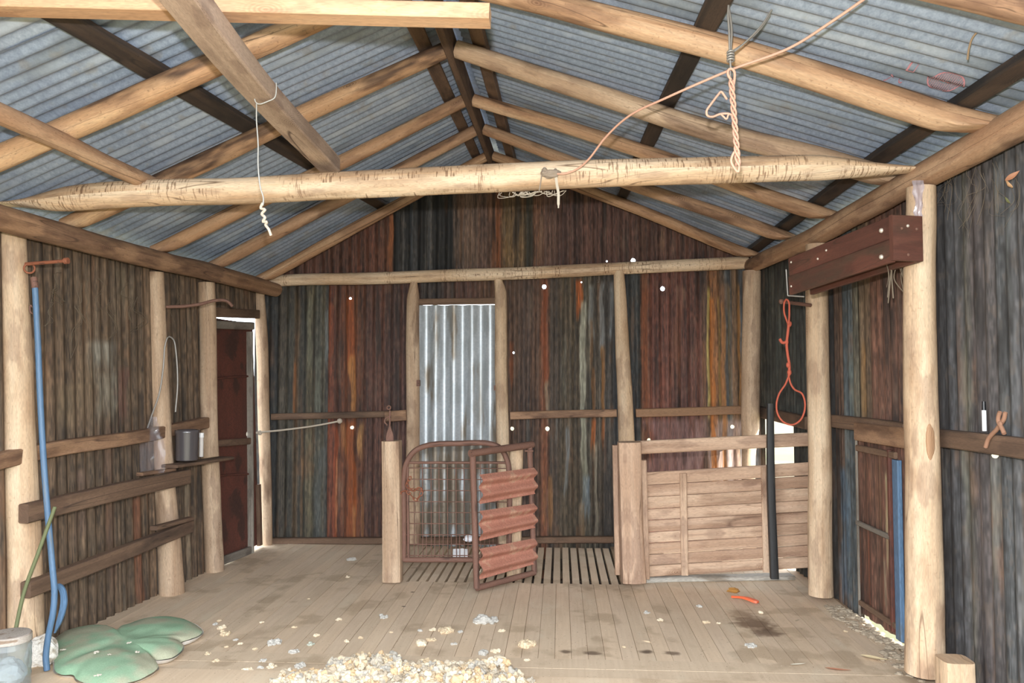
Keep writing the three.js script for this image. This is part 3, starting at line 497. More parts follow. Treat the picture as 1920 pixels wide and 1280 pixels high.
// ------------------------------------------------------------------ rails
const rail = (pts, w, h, label, m, seed, o) => tag(mesh('rail', boardGeo(pts, w, h, { seed, ...o }), m), label, 'rail');
rail([[510, 781], [640, 778], [758, 775]].map(([a, b]) => P(a, b, 6.49)), 0.05, 0.052, 'dark horizontal rail on the back wall beside the orange rust streak', W.brown, 91);
rail([[957, 779], [1050, 776], [1156, 774]].map(([a, b]) => P(a, b, 6.49)), 0.05, 0.062, 'horizontal rail on the back wall right of the shiny door', W.plate, 92);
rail([[1192, 774], [1300, 771], [1394, 768]].map(([a, b]) => P(a, b, 6.49)), 0.05, 0.066, 'horizontal rail on the back wall above the board fence', W.plate, 93);
rail([[786, 566], [930, 564]].map(([a, b]) => P(a, b, 6.47)), 0.05, 0.05, 'short dark lintel over the shiny corrugated door', W.brown, 94);
tag(mesh('wood_patch', boardGeo([P(722, 781, 6.44), P(762, 778, 6.44)], 0.03, 0.085, { seed: 95 }), W.plate), 'short grey board end nailed beside the left door stud', 'board');
rail([[-60, 878], [90, 843], [250, 820], [385, 792]].map(([a, b]) => onWall(LEFT, a, b, 0.045)), 0.06, 0.075, 'upper horizontal rail on the left wall behind the posts', W.plate, 96);
rail([[44, 963, 3.63], [190, 928, 4.15], [350, 893, 5.02]].map(([a, b, d]) => P(a, b, d)), 0.055, 0.09, 'middle brown board rail nailed across the left posts', W.brown, 97);
rail([[48, 1106, 3.63], [190, 1052, 4.15], [356, 986, 5.02]].map(([a, b, d]) => P(a, b, d)), 0.055, 0.075, 'lowest brown board rail nailed across the left posts', W.brown, 98);
rail([[1757, 820], [1830, 828], [1990, 850]].map(([a, b]) => onWall(RIGHT, a, b, -0.04)), 0.05, 0.078, 'brown board rail at far right carrying the pliers', W.brown, 99);
rail([[1556, 788], [1640, 798], [1702, 808]].map(([a, b]) => onWall(RIGHT, a, b, -0.04)), 0.05, 0.075, 'brown board rail above the small blue edged door', W.brown, 100);
rail([[1410, 768], [1516, 793]].map(([a, b]) => onWall(RIGHT, a, b, -0.04)), 0.05, 0.085, 'brown board rail over the bright corner opening', W.brown, 101);
tag(mesh('shelf_plank', boardGeo([P(318, 874, 4.86), P(425, 858, 5.46)], 0.12, 0.02, { seed: 102 }), W.brown), 'thin grey plank shelf under the plastic bottle', 'shelf');
tag(mesh('timber_strip', boardGeo([P(262, 889, 4.62), P(324, 880, 4.9)], 0.05, 0.02, { seed: 103 }), W.plate), 'short timber strip lying on the middle left rail', 'timber');
tag(mesh('timber_strip', boardGeo([P(288, 990, 4.62), P(357, 972, 5.0)], 0.05, 0.025, { seed: 104 }), W.brown), 'dark timber strip on the far end of the lowest left rail', 'timber');

// ------------------------------------------------------------------ doors
const rustTile = (seed, a, b, c) => tex(512, 512, (u, v) => { const x = u, y = v, n = fbm(x * 6, y * 6, seed, 4), g = vn(x * 120, y * 120, seed + 1), st = fbm(x * 30, y * 3, seed + 2, 3); let q = mixc(a, b, clamp(n * 0.7 + st * 0.4 - 0.1)); q = mixc(q, c, 0.8 * sstep(0.58, 0.74, fbm(x * 9 + 4, y * 7, seed + 5, 4))); const k = 0.9 + 0.2 * g; return [q[0] * k, q[1] * k, q[2] * k]; });
const M = {};
M.doorRust = std({ map: rustTile(700, [104, 58, 46], [78, 46, 38], [60, 40, 34]), roughness: 0.7 });
M.rustPaint = std({ map: rustTile(720, [178, 124, 104], [150, 98, 80], [182, 146, 120]), roughness: 0.8 });
M.rustIron = std({ map: rustTile(740, [124, 90, 76], [96, 68, 56], [70, 50, 42]), roughness: 0.75 });
M.rustBright = std({ map: rustTile(745, [150, 90, 62], [118, 70, 50], [86, 56, 44]), roughness: 0.8 });
M.greyWood = std({ map: woodTex(21, [146, 138, 126], [118, 110, 100], [74, 66, 58], { stain: 0.5 }), roughness: 0.85 });
M.bluePaint = std({ map: rustTile(760, [88, 116, 144], [74, 102, 132], [106, 112, 118]), roughness: 0.55 });
M.redTimber = std({ map: woodTex(22, [112, 70, 56], [90, 56, 46], [66, 58, 46], { stain: 0.7, crack: 0.5, knots: 0 }), roughness: 0.6 });
M.black = std({ map: rustTile(780, [40, 40, 40], [26, 26, 27], [62, 58, 52]), roughness: 0.6 });
M.concrete = std({ map: rustTile(800, [186, 182, 172], [158, 152, 142], [128, 118, 104]), roughness: 0.95 });
M.wire = flat('#9a9690', { metalness: 0.5, roughness: 0.5 });
M.cord = flat('#c99c86', { roughness: 0.9 });
M.twine = flat('#b8ac9c', { roughness: 0.95 });
M.web = flat('#8d8274', { roughness: 1 });
const wallBoard = (w, pts, inset, wd, h, m, parent, name, seed = 1) => mesh(name, boardGeo(pts.map(([a, b]) => onWall(w, a, b, (w === LEFT ? 1 : -1) * inset)), wd, h, { seed }), m, parent);
{
  const D = struct('door_1'), yT = onWall(LEFT, 440, 602).y, y0 = 0.03, d0 = dOn(LEFT, 398), d1 = dOn(LEFT, 474);
  const hp = onWall(LEFT, 463, 813);
  mesh('panel', ironGeo({ w: d1 - d0, v0: y0, v1: yT, rows: 8, pitch: 0.4, amp: 0.003, holes: [{ u: -hp.z - d0, v: hp.y, r: 0.02 }], place: (u, v, l) => V(wallX(LEFT, d0 + u, v) + 0.012 + l + 0.004 * n3(u * 3, v * 4, 3), v, -(d0 + u)), uv: (u, v) => [u, v] }), M.doorRust, D);
  wallBoard(LEFT, [[468, 622], [470, 1042]], 0.03, 0.05, 0.03, M.greyWood, D, 'stile', 5);
  wallBoard(LEFT, [[398, 608], [474, 611]], 0.03, 0.03, 0.06, M.greyWood, D, 'top_rail', 6);
  wallBoard(LEFT, [[398, 832], [474, 826]], 0.03, 0.03, 0.05, W.brown, D, 'middle_rail', 7);
  wallBoard(LEFT, [[398, 1058], [472, 1030]], 0.03, 0.03, 0.06, M.greyWood, D, 'bottom_rail', 8);
  for (const y of [707, 890]) mesh('seam', tube([398, 430, 468].map((x, i) => onWall(LEFT, x, y + [4, 0, -2][i], 0.02)), 0.008, 12, 6), M.doorRust, D);
  const head = tag(mesh('trim_2', boardGeo([onWall(LEFT, 398, 585, 0.04), onWall(LEFT, 482, 589, 0.04)], 0.05, 0.07, { seed: 9 }), W.brown), null, null, null, 'structure');
  tag(mesh('door_stop', boardGeo([onWall(LEFT, 484, 908, 0.02), onWall(LEFT, 487, 1022, 0.02)], 0.03, 0.06, { seed: 10 }), W.brown), 'short upright strip in the gap beside the rusty left door', 'timber');
}
{
  const D = struct('door_2'), d0 = doorR.d0 + 0.005, d1 = doorR.d1 - 0.01, e0 = doorR.d0 - 0.05, e1 = doorR.d1 + 0.025;
  const jag = (u) => 0.03 + 0.012 * n3(u * 22, 4, 1);
  const pan = std({ map: rustTex(512, 1024, 0, 0.6, 0, 1.1, (x) => mixc([116, 74, 60], [92, 66, 54], vn(x * 14, 2, 5)), [[0.22, 0.4, 0.85, 0.02, [182, 158, 112], 0.9], [0.3, 0.55, 0.95, 0.015, [170, 140, 100], 0.7], [0.25, 0.15, 0.4, 0.02, [168, 146, 112], 0.7], [0.44, 0.1, 0.5, 0.02, [150, 80, 52], 0.8]], 640), roughness: 0.75 });
  mesh('panel', ironGeo({ w: e1 - e0, v0: jag, v1: 1.045, rows: 6, pitch: 0.17, amp: 0.007, per: 12, place: (u, v, l) => V(wallX(RIGHT, e0 + u) - 0.022 + l, v, -(e0 + u)), uv: (u, v) => [u / 0.6, v / 1.1] }), pan, D);
  const B = (da, ya, db, yb, w, h, m, name, seed) => mesh(name, boardGeo([V(wallX(RIGHT, da) - 0.04, ya, -da), V(wallX(RIGHT, db) - 0.04, yb, -db)], w, h, { seed }), m, D);
  B(d0 + 0.02, 0.955, d1 - 0.02, 0.955, 0.02, 0.035, W.brown, 'top_rail', 11); B(d0 + 0.08, 0.53, d1, 0.535, 0.02, 0.028, M.greyWood, 'middle_rail', 12); B(d0 + 0.05, 0.095, d1 - 0.02, 0.095, 0.02, 0.03, W.brown, 'bottom_rail', 13);
  B(d1 - 0.008, 0.02, d1 - 0.008, 1.0, 0.012, 0.016, M.greyWood, 'edge_strip', 14);
  B(d0 + 0.09, 0.06, d0 + 0.09, 0.98, 0.02, 0.03, M.doorRust, 'stile', 15);
  tag(B(d0 + 0.008, 0.04, d0 + 0.008, 0.935, 0.025, 0.07, M.bluePaint, 'edge_board', 16), 'blue painted upright edge board');
  tag(mesh('trim_3', boardGeo([onWall(RIGHT, 1606, 808, -0.065), onWall(RIGHT, 1704, 822, -0.065)], 0.03, 0.1, { seed: 17 }), W.plate), null, null, null, 'structure');
}
{
  const D = struct('door_3'), x0 = pxBack(785), x1 = pxBack(933), yT = pyBack(571), z = -BACK + 0.015;
  const shine = tex(512, 1024, (u, v) => { const x = u * 0.65, y = v * 1.95; let c = mixc([182, 190, 196], [200, 206, 210], vn(x * 90, y * 90, 3)); c = mixc(c, [120, 104, 84], 0.75 * sstep(0.42, 0.62, fbm(x * 14, y * 2.2, 61, 4) + (y < 0.8 ? 0.12 : -0.2))); c = mixc(c, [160, 166, 168], 0.5 * sstep(0.5, 0.7, fbm(x * 30, y * 5, 62))); return c; });
  mesh('corrugated_sheet', ironGeo({ w: x1 - x0, v0: -0.06, v1: yT, rows: 8, amp: 0.018, pitch: 0.15, phase: 0.1, per: 24, place: (u, v, l) => V(x0 + u, v, z + l), uv: (u, v) => [u / 0.65, v / 1.95] }), std({ map: shine, metalness: 0.55, roughness: 0.48 }), D);
  const latch = P(783, 718, 6.44); mesh('hinge', boxAt(latch.x - 0.02, latch.x + 0.02, latch.y - 0.025, latch.y + 0.025, latch.z - 0.02, latch.z + 0.02), M.rustIron, D);
  const lat2 = P(931, 727, 6.46); mesh('hinge', boxAt(lat2.x - 0.02, lat2.x + 0.02, lat2.y - 0.02, lat2.y + 0.02, lat2.z - 0.02, lat2.z + 0.02), M.rustIron, D);
}

// ------------------------------------------------------------------ board fence
{
  const g = thing('board_fence', 'board fence of nine pale slats closing the right hand pen', 'fence');
  const yl = [885, 909, 931, 954, 975, 997, 1018, 1039, 1060, 1081], yr = [865, 891, 914, 937, 958, 979, 1000, 1021, 1042, 1064];
  for (let i = 0; i < 9; i++) {
    const gap = 0.0008 + 0.0016 * rnd(), a0 = P(1212, yl[i], 5.36), a1 = P(1212, yl[i + 1], 5.36), b0 = P(1520, yr[i], 5.3), b1 = P(1520, yr[i + 1], 5.3);
    const h = (a0.y - a1.y + b0.y - b1.y) / 2 - gap * 2;
    mesh('slat', boardGeo([a0.add(a1).multiplyScalar(0.5), b0.add(b1).multiplyScalar(0.5)], 0.02, h, { seed: 120 + i, ease: 0.003, rings: 3, rough: 0.02 }), W.fence[i % 3], g);
  }
  mesh('batten', boardGeo([P(1281, 887, 5.325), P(1284, 1078, 5.325)], 0.045, 0.022, { seed: 131 }), W.fence[2], g);
  mesh('batten', boardGeo([P(1434, 875, 5.3), P(1438, 1072, 5.3)], 0.05, 0.022, { seed: 132 }), W.fence[2], g);
  mesh('stile', boardGeo([P(1206, 862, 5.33), P(1212, 1084, 5.33)], 0.04, 0.05, { seed: 133 }), W.fence[1], g);
  tag(mesh('fence_rail', boardGeo([P(1190, 839, 5.34), P(1350, 831, 5.32), P(1518, 823, 5.28)], 0.035, 0.085, { seed: 134 }), W.fence[0]), 'loose horizontal top rail above the board fence', 'rail');
  tag(mesh('steel_post', logGeo([P(1444, 756, 5.24), P(1445, 900, 5.24), P(1452, 1084, 5.24)], [0.022, 0.026, 0.027], { seed: 135, square: 0.9, lump: 0.04, bend: 0.002 }), M.black), 'thin black upright post in front of the board fence', 'post');
  tag(mesh('concrete_sill', boardGeo([onFloor(1208, 1090).setY(0.012), onFloor(1350, 1087).setY(0.014), onFloor(1486, 1084).setY(0.012)], 0.09, 0.035, { seed: 136, rough: 0.5, rings: 14, ease: 0.012 }), M.concrete), 'crumbling grey concrete sill under the board fence', 'sill');
}

// ------------------------------------------------------------------ the wire mesh gate
{
  const g = thing('mesh_gate', 'rusty tube gate with rounded corners and wire mesh', 'gate'), d = 5.31, q = (a, b, o = 0) => P(a, b, d + o);
  const fr = [[757, 1050], [757, 960], [757, 900], [762, 868], [778, 845], [805, 834], [860, 831], [915, 831], [938, 840], [952, 866], [955, 900], [955, 980], [954, 1050]].map(([a, b]) => q(a, b));
  mesh('frame', [tube(fr, 0.019, 90, 10), bar(q(757, 1049), q(954, 1049), 0.018, 10)], M.rustIron, g);
  mesh('inner_upright', bar(q(764, 868), q(766, 1046), 0.009), M.rustIron, g);
  mesh('cross_bar', bar(q(759, 867), q(953, 867), 0.009), M.rustIron, g);
  for (const y of [877, 898, 919, 940, 960, 981, 1002, 1020, 1041]) mesh('mesh_wire', bar(q(762, y), q(953, y + (y < 1000 ? 1 : 0)), 0.0033, 5), M.rustIron, g);
  for (const x of [776, 792, 808, 823, 839, 855, 870, 885, 901, 917, 933]) mesh('mesh_wire', bar(q(x, 868), q(x + 1, 1048), 0.0028, 5), M.rustIron, g);
  for (let x = 784; x < 940; x += 15.6) mesh('mesh_wire', bar(q(x, 1002), q(x, 1048), 0.0028, 5), M.rustIron, g);
  // chain looped round the hanging side
  const ch = thing('chain', 'rusty chain draped on the left side of the mesh gate', 'chain');
  const cp = new THREE.CatmullRomCurve3([[748, 925], [760, 920], [772, 930], [780, 936], [788, 928], [791, 918], [784, 916], [776, 918], [768, 916], [763, 906], [768, 897]].map(([a, b], i) => q(a, b, -0.035 + 0.008 * (i % 2))));
  for (let i = 0; i < 15; i++) { const t = new THREE.TorusGeometry(0.012, 0.0035, 6, 12); t.scale(1.35, 0.8, 1); t.rotateX(i % 2 ? 1.3 : 0.2); const dir = cp.getTangent(i / 14); t.rotateZ(Math.atan2(dir.y, dir.x)); const p = cp.getPoint(i / 14); t.translate(p.x, p.y, p.z); mesh('link', t, M.rustBright, ch); }
}
// ------------------------------------------------------------------ the red corrugated gate, swung open
{
  const g = thing('corrugated_gate', 'open gate of three red corrugated iron strips on a tube frame', 'gate');
  const TL = P(886, 848, 5.02), BL = P(894, 1102, 5.02), TR = P(993, 836, 5.4), BR = P(1002, 1073, 5.4);
  mesh('frame', [bar(TL.clone().add(V(0, 0.01, 0)), BL, 0.02, 12), bar(TR, BR, 0.019, 12), bar(BL, BR, 0.019, 12)], M.rustIron, g);
  mesh('top_tube', bar(P(882, 850, 5.0), P(998, 833, 5.42), 0.024, 12), M.rustIron, g);
  const N = TR.clone().sub(TL).cross(V(0, 1, 0)).normalize(); if (N.z < 0) N.negate();
  for (const [la, lb, ra, rb] of [[889, 944, 876, 925], [957, 1013, 943, 988], [1028, 1085, 1008, 1056]]) {
    const a0 = P(895, la, 5.0), a1 = P(896, lb, 5.0), b0 = P(998, ra, 5.4), b1 = P(1000, rb, 5.4), H = a0.y - a1.y, Lb = a0.distanceTo(b0);
    const geo = ironGeo({ w: H, v0: 0, v1: Lb, rows: 8, pitch: H / 2.02, amp: 0.018, phase: 0.62, per: 14, place: (u, v, l) => { const t = v / Lb, p = a0.clone().lerp(a1, u / H).lerp(b0.clone().lerp(b1, u / H), t); return p.addScaledVector(N, 0.03 + l + 0.004 * n3(v * 14, u * 30, la)); }, uv: (u, v) => [u * 2, v * 2] });
    mesh('corrugated_strip', geo, M.rustPaint, g);
  }
  mesh('latch_pin', bar(P(984, 845, 5.38), P(1000, 845, 5.38), 0.007), M.rustIron, g);
}
// iron hook on the gate post
{
  const g = thing('iron_hook', 'small rusty iron hook standing on the gate post', 'hook'), d = 5.28, q = (a, b) => P(a, b, d);
  const ring = new THREE.TorusGeometry(0.012, 0.005, 8, 16); const c = q(729, 764); ring.translate(c.x, c.y, c.z); mesh('eye', ring, M.rustIron, g);
  mesh('shank', [bar(q(731, 769), q(731, 800), 0.006), tube([q(731, 780), q(724, 784), q(721, 790), q(726, 797)], 0.006, 14, 6)], M.rustIron, g);
  mesh('blade', sweep([q(731, 798), q(731, 812), q(731, 830)], 6, (t) => { const w = lerp(0.006, 0.024, sstep(0, 0.7, t)); return [[-w, -0.004], [w, -0.004], [w, 0.004], [-w, 0.004]]; }), M.rustIron, g);
}

// ------------------------------------------------------------------ red timber box on the right posts
{
  const g = thing('timber_box', 'long red brown timber box fixed to the right hand posts', 'box');
  const n0 = P(1669, 405, 3.52), n1 = P(1669, 492, 3.52), f0 = P(1479, 483, 4.3), f1 = P(1479, 552, 4.3);
  const m = (a, b, t) => a.clone().lerp(b, t), along = n0.clone().sub(f0).setY(0).normalize(), out = V(-along.z, 0, along.x); if (out.x > 0) out.negate();
  const th = 0.022;
  const B = (name, a, b, w, h, seed) => mesh(name, boardGeo([a, b], w, h, { seed, ease: 0.003, up: V(0, 1, 0), rings: 6, rough: 0.01 }), M.redTimber, g);
  const off = (p, k) => p.clone().addScaledVector(out, k);
  const hN = n0.y - n1.y;
  B('side_board', off(m(f0, f1, 0.26), -th / 2), off(m(n0, n1, 0.24), -th / 2), th, hN * 0.49, 201);
  B('side_board', off(m(f0, f1, 0.76), -th / 2), off(m(n0, n1, 0.745), -th / 2), th, hN * 0.495, 202);
  B('far_side_board', off(m(f0, f1, 0.5), -0.13), off(m(n0, n1, 0.5), -0.13), th, hN * 0.97, 203);
  B('top_board', off(m(f0, f1, 0.08), -0.065), off(m(n0, n1, 0.07), -0.065), 0.11, th, 204);
  const eA = off(m(n0, n1, 0.48), 0.004).addScaledVector(along, 0.012), eB = off(m(n0, n1, 0.48), -0.142).addScaledVector(along, 0.012);
  mesh('end_board', boardGeo([eA, eB], 0.024, hN * 0.98, { seed: 205, ease: 0.003 }), M.redTimber, g);
  const bolt = (p, r, mat) => { const s = new THREE.SphereGeometry(r, 10, 8); s.scale(1, 1, 1); s.translate(p.x, p.y, p.z); mesh('bolt', s, mat, g); };
  const pale = flat('#cfc6b8', { roughness: 0.5, metalness: 0.4 });
  for (const [s, t] of [[0.93, 0.24], [0.93, 0.82]]) bolt(m(m(f0, f1, t), m(n0, n1, t), s), 0.011, pale);
  for (const [s, t] of [[0.03, 0.15], [0.03, 0.8], [0.42, 0.2], [0.33, 0.33]]) bolt(m(m(f0, f1, t), m(n0, n1, t), s), 0.006, pale);
  for (const [s, t] of [[0.3, 0.3], [0.5, 0.24], [0.8, 0.3], [0.5, 0.86]]) bolt(eA.clone().lerp(eB, s).add(V(0, hN * (0.5 - t), 0)).addScaledVector(along, 0.012), 0.007, s === 0.5 && t < 0.5 ? pale : M.rustIron);
  mesh('bracket', [bar(P(1474, 505, 4.33), P(1477, 554, 4.33), 0.004, 6), bar(P(1477, 554, 4.33), P(1508, 556, 4.28), 0.004, 6)], M.wire, g);
}
// ------------------------------------------------------------------ peg and orange rope
tag(mesh('wooden_peg', [bar(P(1464, 565, 4.78), P(1520, 572, 4.9), 0.011, 9), new THREE.SphereGeometry(0.016, 8, 6).translate(...P(1465, 565, 4.78).toArray())], M.rustIron), 'brown peg sticking out of the right wall post', 'peg');
{
  const g = thing('rope_loop', 'orange twine hanging from the peg with a big open loop', 'rope'), d = 4.76, q = (a, b, o = 0) => P(a, b, d + o), m = flat('#b65a44', { roughness: 0.9 });
  mesh('top_loop', tube([[1479, 610], [1473, 595], [1470, 583], [1471, 566], [1475, 561], [1479, 566], [1480, 585], [1479, 608]].map(([a, b], i) => q(a, b, i > 3 ? -0.02 : 0)), 0.0055, 50, 7), m, g);
  mesh('strand', tube([[1479, 606], [1477, 625], [1475, 645], [1477, 665], [1480, 685], [1479, 705]].map(([a, b], i) => q(a, b)), 0.008, 40, 8), m, g);
  for (const [a, b, r] of [[1480, 607, 0.014], [1478, 684, 0.013], [1480, 698, 0.013], [1475, 641, 0.011]]) mesh('knot', new THREE.IcosahedronGeometry(r, 1).scale(1, 1.35, 1).translate(...q(a, b).toArray()), m, g);
  mesh('frayed_end', tube([q(1475, 641), q(1467, 642), q(1462, 635)], 0.009, 12, 7), m, g);
  mesh('big_loop', tube([[1479, 705], [1472, 721], [1461, 738], [1456, 757], [1458, 775], [1468, 790], [1485, 796], [1500, 788], [1508, 772], [1509, 752], [1503, 737], [1490, 730], [1483, 720], [1479, 705]].map(([a, b], i) => q(a, b, 0.006 * Math.sin(i * 2))), 0.0055, 90, 7), m, g);
}
// ------------------------------------------------------------------ pliers and marker on the right rail
{
  const q = (a, b, i = 0.075) => onWall(RIGHT, a, b, -i), g = thing('pliers', 'rusty pliers hooked over the rail at far right', 'pliers');
  const m = flat('#8f6a54', { roughness: 0.85 });
  mesh('handle', tube([[1848, 838], [1853, 823], [1862, 812], [1868, 806], [1875, 796], [1882, 786], [1885, 773]].map(([a, b]) => q(a, b)), 0.0085, 30, 8), m, g);
  mesh('handle', tube([[1883, 813], [1880, 806], [1876, 798], [1872, 790], [1872, 782], [1875, 772]].map(([a, b], i) => q(a, b, 0.085)), 0.0085, 24, 8), m, g);
  mesh('pivot', new THREE.SphereGeometry(0.013, 10, 8).scale(0.6, 1, 1).translate(...q(1875, 795, 0.085).toArray()), m, g);
  const k = thing('marker_pen', 'white marker pen with black cap standing on the far right rail', 'pen');
  const base = q(1846, 808, 0.045), up = V(0, 1, 0);
  const body = new THREE.CylinderGeometry(0.0085, 0.0085, 0.085, 14).translate(base.x, base.y + 0.043, base.z), cap = new THREE.CylinderGeometry(0.0072, 0.0088, 0.036, 14).translate(base.x, base.y + 0.103, base.z);
  mesh('barrel', body, flat('#eceef0', { roughness: 0.4 }), k); mesh('cap', cap, flat('#17171a', { roughness: 0.4 }), k);
}
// ------------------------------------------------------------------ left post: spike, blue downtube, green rod
tag(mesh('iron_spike', [bar(P(48, 495, 3.63), P(122, 489, 3.6), 0.0085, 9), bar(P(121, 489.2, 3.6), P(128, 488.5, 3.6), 0.015, 10), new THREE.TorusGeometry(0.022, 0.0045, 8, 20).rotateY(0.7).translate(...P(55, 503, 3.63).toArray())], M.rustBright), 'rusty iron spike with a ring driven into the left post', 'spike');
{
  const g = thing('blue_pipe', 'long blue painted pipe leaning beside the left post', 'pipe'), q = (a, b, d = 3.58) => P(a, b, d);
  mesh('pipe', tube([[65, 528], [70, 620], [76, 760], [83, 880], [91, 980], [98, 1060], [102, 1110], [99, 1150], [91, 1190], [86, 1230], [88, 1256]].map(([a, b]) => q(a, b)), 0.0135, 120, 12), M.bluePaint, g);
  mesh('hook', sweep([[103, 1100], [110, 1098], [117, 1106], [120, 1125], [117, 1145], [111, 1165], [103, 1186]].map(([a, b], i) => q(a, b, 3.62)), 24, (t) => { const w = lerp(0.008, 0.014, Math.sin(t * 3.1)) * (t > 0.85 ? lerp(1, 0.3, (t - 0.85) / 0.15) : 1); return [[-0.005, -w], [0.005, -w], [0.005, w], [-0.005, w]]; }, { up: V(1, 0, 0) }), M.bluePaint, g);
  mesh('cap', bar(q(63, 520), q(66, 540), 0.016, 10), M.rustIron, g);
  mesh('clip', tube([q(60, 575), q(57, 572), q(57, 585), q(61, 588)], 0.004, 12, 6), M.rustIron, g);
}
tag(mesh('green_rod', [tube([P(103, 950, 3.53), P(72, 1035, 3.5), P(45, 1110, 3.48), P(27, 1190, 3.46)], 0.0085, 40, 9)], flat('#5f6444', { roughness: 0.7 })), 'thin dark green rod leaning on the left rail and jar', 'rod');
// painted stone footing of the left post
function rock(r, seed, detail = 3, amp = 0.25) { const g = new THREE.IcosahedronGeometry(r, detail), p = g.attributes.position; for (let i = 0; i < p.count; i++) { const v = V(p.getX(i), p.getY(i), p.getZ(i)), k = 1 + amp * n3(v.x / r * 1.3 + seed * 5.1, v.y / r * 1.3, v.z / r * 1.3) + amp * 0.4 * n3(v.x / r * 3.4, v.y / r * 3.4 + seed, v.z / r * 3.4); p.setXYZ(i, v.x * k, v.y * k, v.z * k); } g.computeVertexNormals(); return g; }
{ const c = P(78, 1250, 3.68); tag(mesh('footing_stone', [rock(0.085, 3, 4, 0.3).scale(0.75, 1.0, 0.7).translate(c.x, 0.055, c.z)], std({ map: rustTile(820, [226, 222, 214], [204, 198, 188], [150, 138, 120]), roughness: 0.9 })), 'white stone footing at the base of the left post', 'stone'); }

// ------------------------------------------------------------------ left wall odds and ends
tag(mesh('bent_rod', tube([P(312, 575, 4.9), P(345, 574, 4.92), P(375, 570, 4.95), P(405, 563, 5.0), P(425, 564, 5.02), P(436, 574, 5.03)], 0.0105, 40, 9), M.rustIron), 'bent rusty rod projecting from the left wall post', 'rod');
tag(mesh('wire_loop', tube([[270, 858], [272, 820], [284, 780], [298, 740], [306, 690], [310, 645], [316, 631], [325, 636], [330, 660], [333, 720], [329, 772]].map(([a, b]) => P(a, b, 4.84)), 0.005, 70, 7), M.wire), 'pale wire loop hung over the weathered left post', 'wire');
{
  const g = thing('plastic_tub', 'dark glossy plastic tub standing on the left shelf', 'tub'), c = P(350, 864, 5.02), H = 0.195, r = 0.072;
  const prof = [[0, 0], [r * 0.92, 0], [r * 0.95, 0.006], [r, H * 0.9], [r * 1.06, H * 0.9], [r * 1.06, H], [r * 0.9, H], [r * 0.88, H - 0.012], [0, H - 0.012]].map(([x, y]) => new THREE.Vector2(x, y));
  mesh('body', new THREE.LatheGeometry(prof, 36).translate(c.x, c.y + 0.004, c.z), new THREE.MeshPhysicalMaterial({ color: '#4a4648', roughness: 0.22, clearcoat: 0.6, clearcoatRoughness: 0.1, side: THREE.DoubleSide }), g);
  const t = thing('white_tube', 'small white tube beside the dark tub on the left shelf', 'tube'), k = P(377, 858, 5.2);
  mesh('tube', new THREE.CylinderGeometry(0.014, 0.014, 0.13, 12).translate(k.x, k.y + 0.072, k.z), flat('#d8d2cc', { roughness: 0.5 }), t); mesh('tube_cap', new THREE.CylinderGeometry(0.016, 0.016, 0.03, 12).translate(k.x, k.y + 0.15, k.z), flat('#f0f0f0', { roughness: 0.4 }), t);
}
{
  const g = thing('plastic_bag', 'crumpled clear plastic bag hanging on the wire loop', 'bag');
  const film = new THREE.MeshPhysicalMaterial({ color: '#f2f0f6', roughness: 0.12, transmission: 0.93, thickness: 0, side: THREE.DoubleSide, ior: 1.4 });
  const geo = new THREE.PlaneGeometry(0.17, 0.34, 14, 22), p = geo.attributes.position, c = P(292, 832, 4.8);
  for (let i = 0; i < p.count; i++) { const x = p.getX(i), y = p.getY(i), k = lerp(1, 0.25, sstep(-0.05, 0.17, y)); p.setXYZ(i, x * k + 0.03 * (y + 0.17) + 0.01 * n3(y * 20, 1, 2), y, 0.03 * Math.cos(x * 9) + 0.016 * n3(x * 24, y * 16, 5)); }
  geo.computeVertexNormals(); geo.translate(c.x, c.y, c.z + 0.03); mesh('film', geo, film, g);
}
tag(mesh('cord_line', [tube([P(480, 811, 6.3), P(530, 806, 6.32), P(590, 798, 6.36), P(638, 789, 6.42)], 0.0075, 40, 7), new THREE.IcosahedronGeometry(0.022, 1).translate(...P(637, 789, 6.4).toArray()), new THREE.IcosahedronGeometry(0.02, 1).translate(...P(487, 811, 6.31).toArray())], M.twine), 'pale cord tied from the corner post to the back rail', 'cord');

// ------------------------------------------------------------------ hanging wire and cords
{
  const g = thing('hanging_wire', 'thin pale wire hanging from the grey joist at left', 'wire'), q = (a, b, d = 2.93) => P(a, b, d), m = flat('#a2a29e', { roughness: 0.6 });
  mesh('wrap', tube([[476, 180], [480, 192], [486, 195], [502, 190], [515, 183], [518, 170], [518, 155]].map(([a, b], i) => q(a, b, 2.84)), 0.0025, 40, 6), m, g);
  mesh('drop', tube([[481, 194], [481, 225], [484, 270], [484, 310], [488, 350], [494, 372], [493, 385]].map(([a, b]) => q(a, b, 2.86)), 0.0025, 50, 6), m, g);
  mesh('twisted_end', tube([[493, 380], [489, 390], [497, 393], [491, 401], [497, 408], [493, 415], [501, 416], [498, 421], [504, 430], [508, 441]].map(([a, b], i) => q(a, b, 2.86 + 0.01 * (i % 2))), 0.0055, 60, 6), M.twine, g);
}
tag(mesh('pink_cord', tube([P(1045, 326, 3.6), P(1062, 325, 3.59), P(1085, 315, 3.56), P(1105, 297, 3.5), P(1135, 258, 3.4), P(1180, 217, 3.25), P(1250, 183, 3.08), P(1370, 131, 2.9), P(1480, 90, 2.75), P(1560, 40, 2.6), P(1625, -5, 2.5)], 0.0048, 120, 7), M.cord), 'long pink cord strung from the tie beam up to the roof', 'cord');
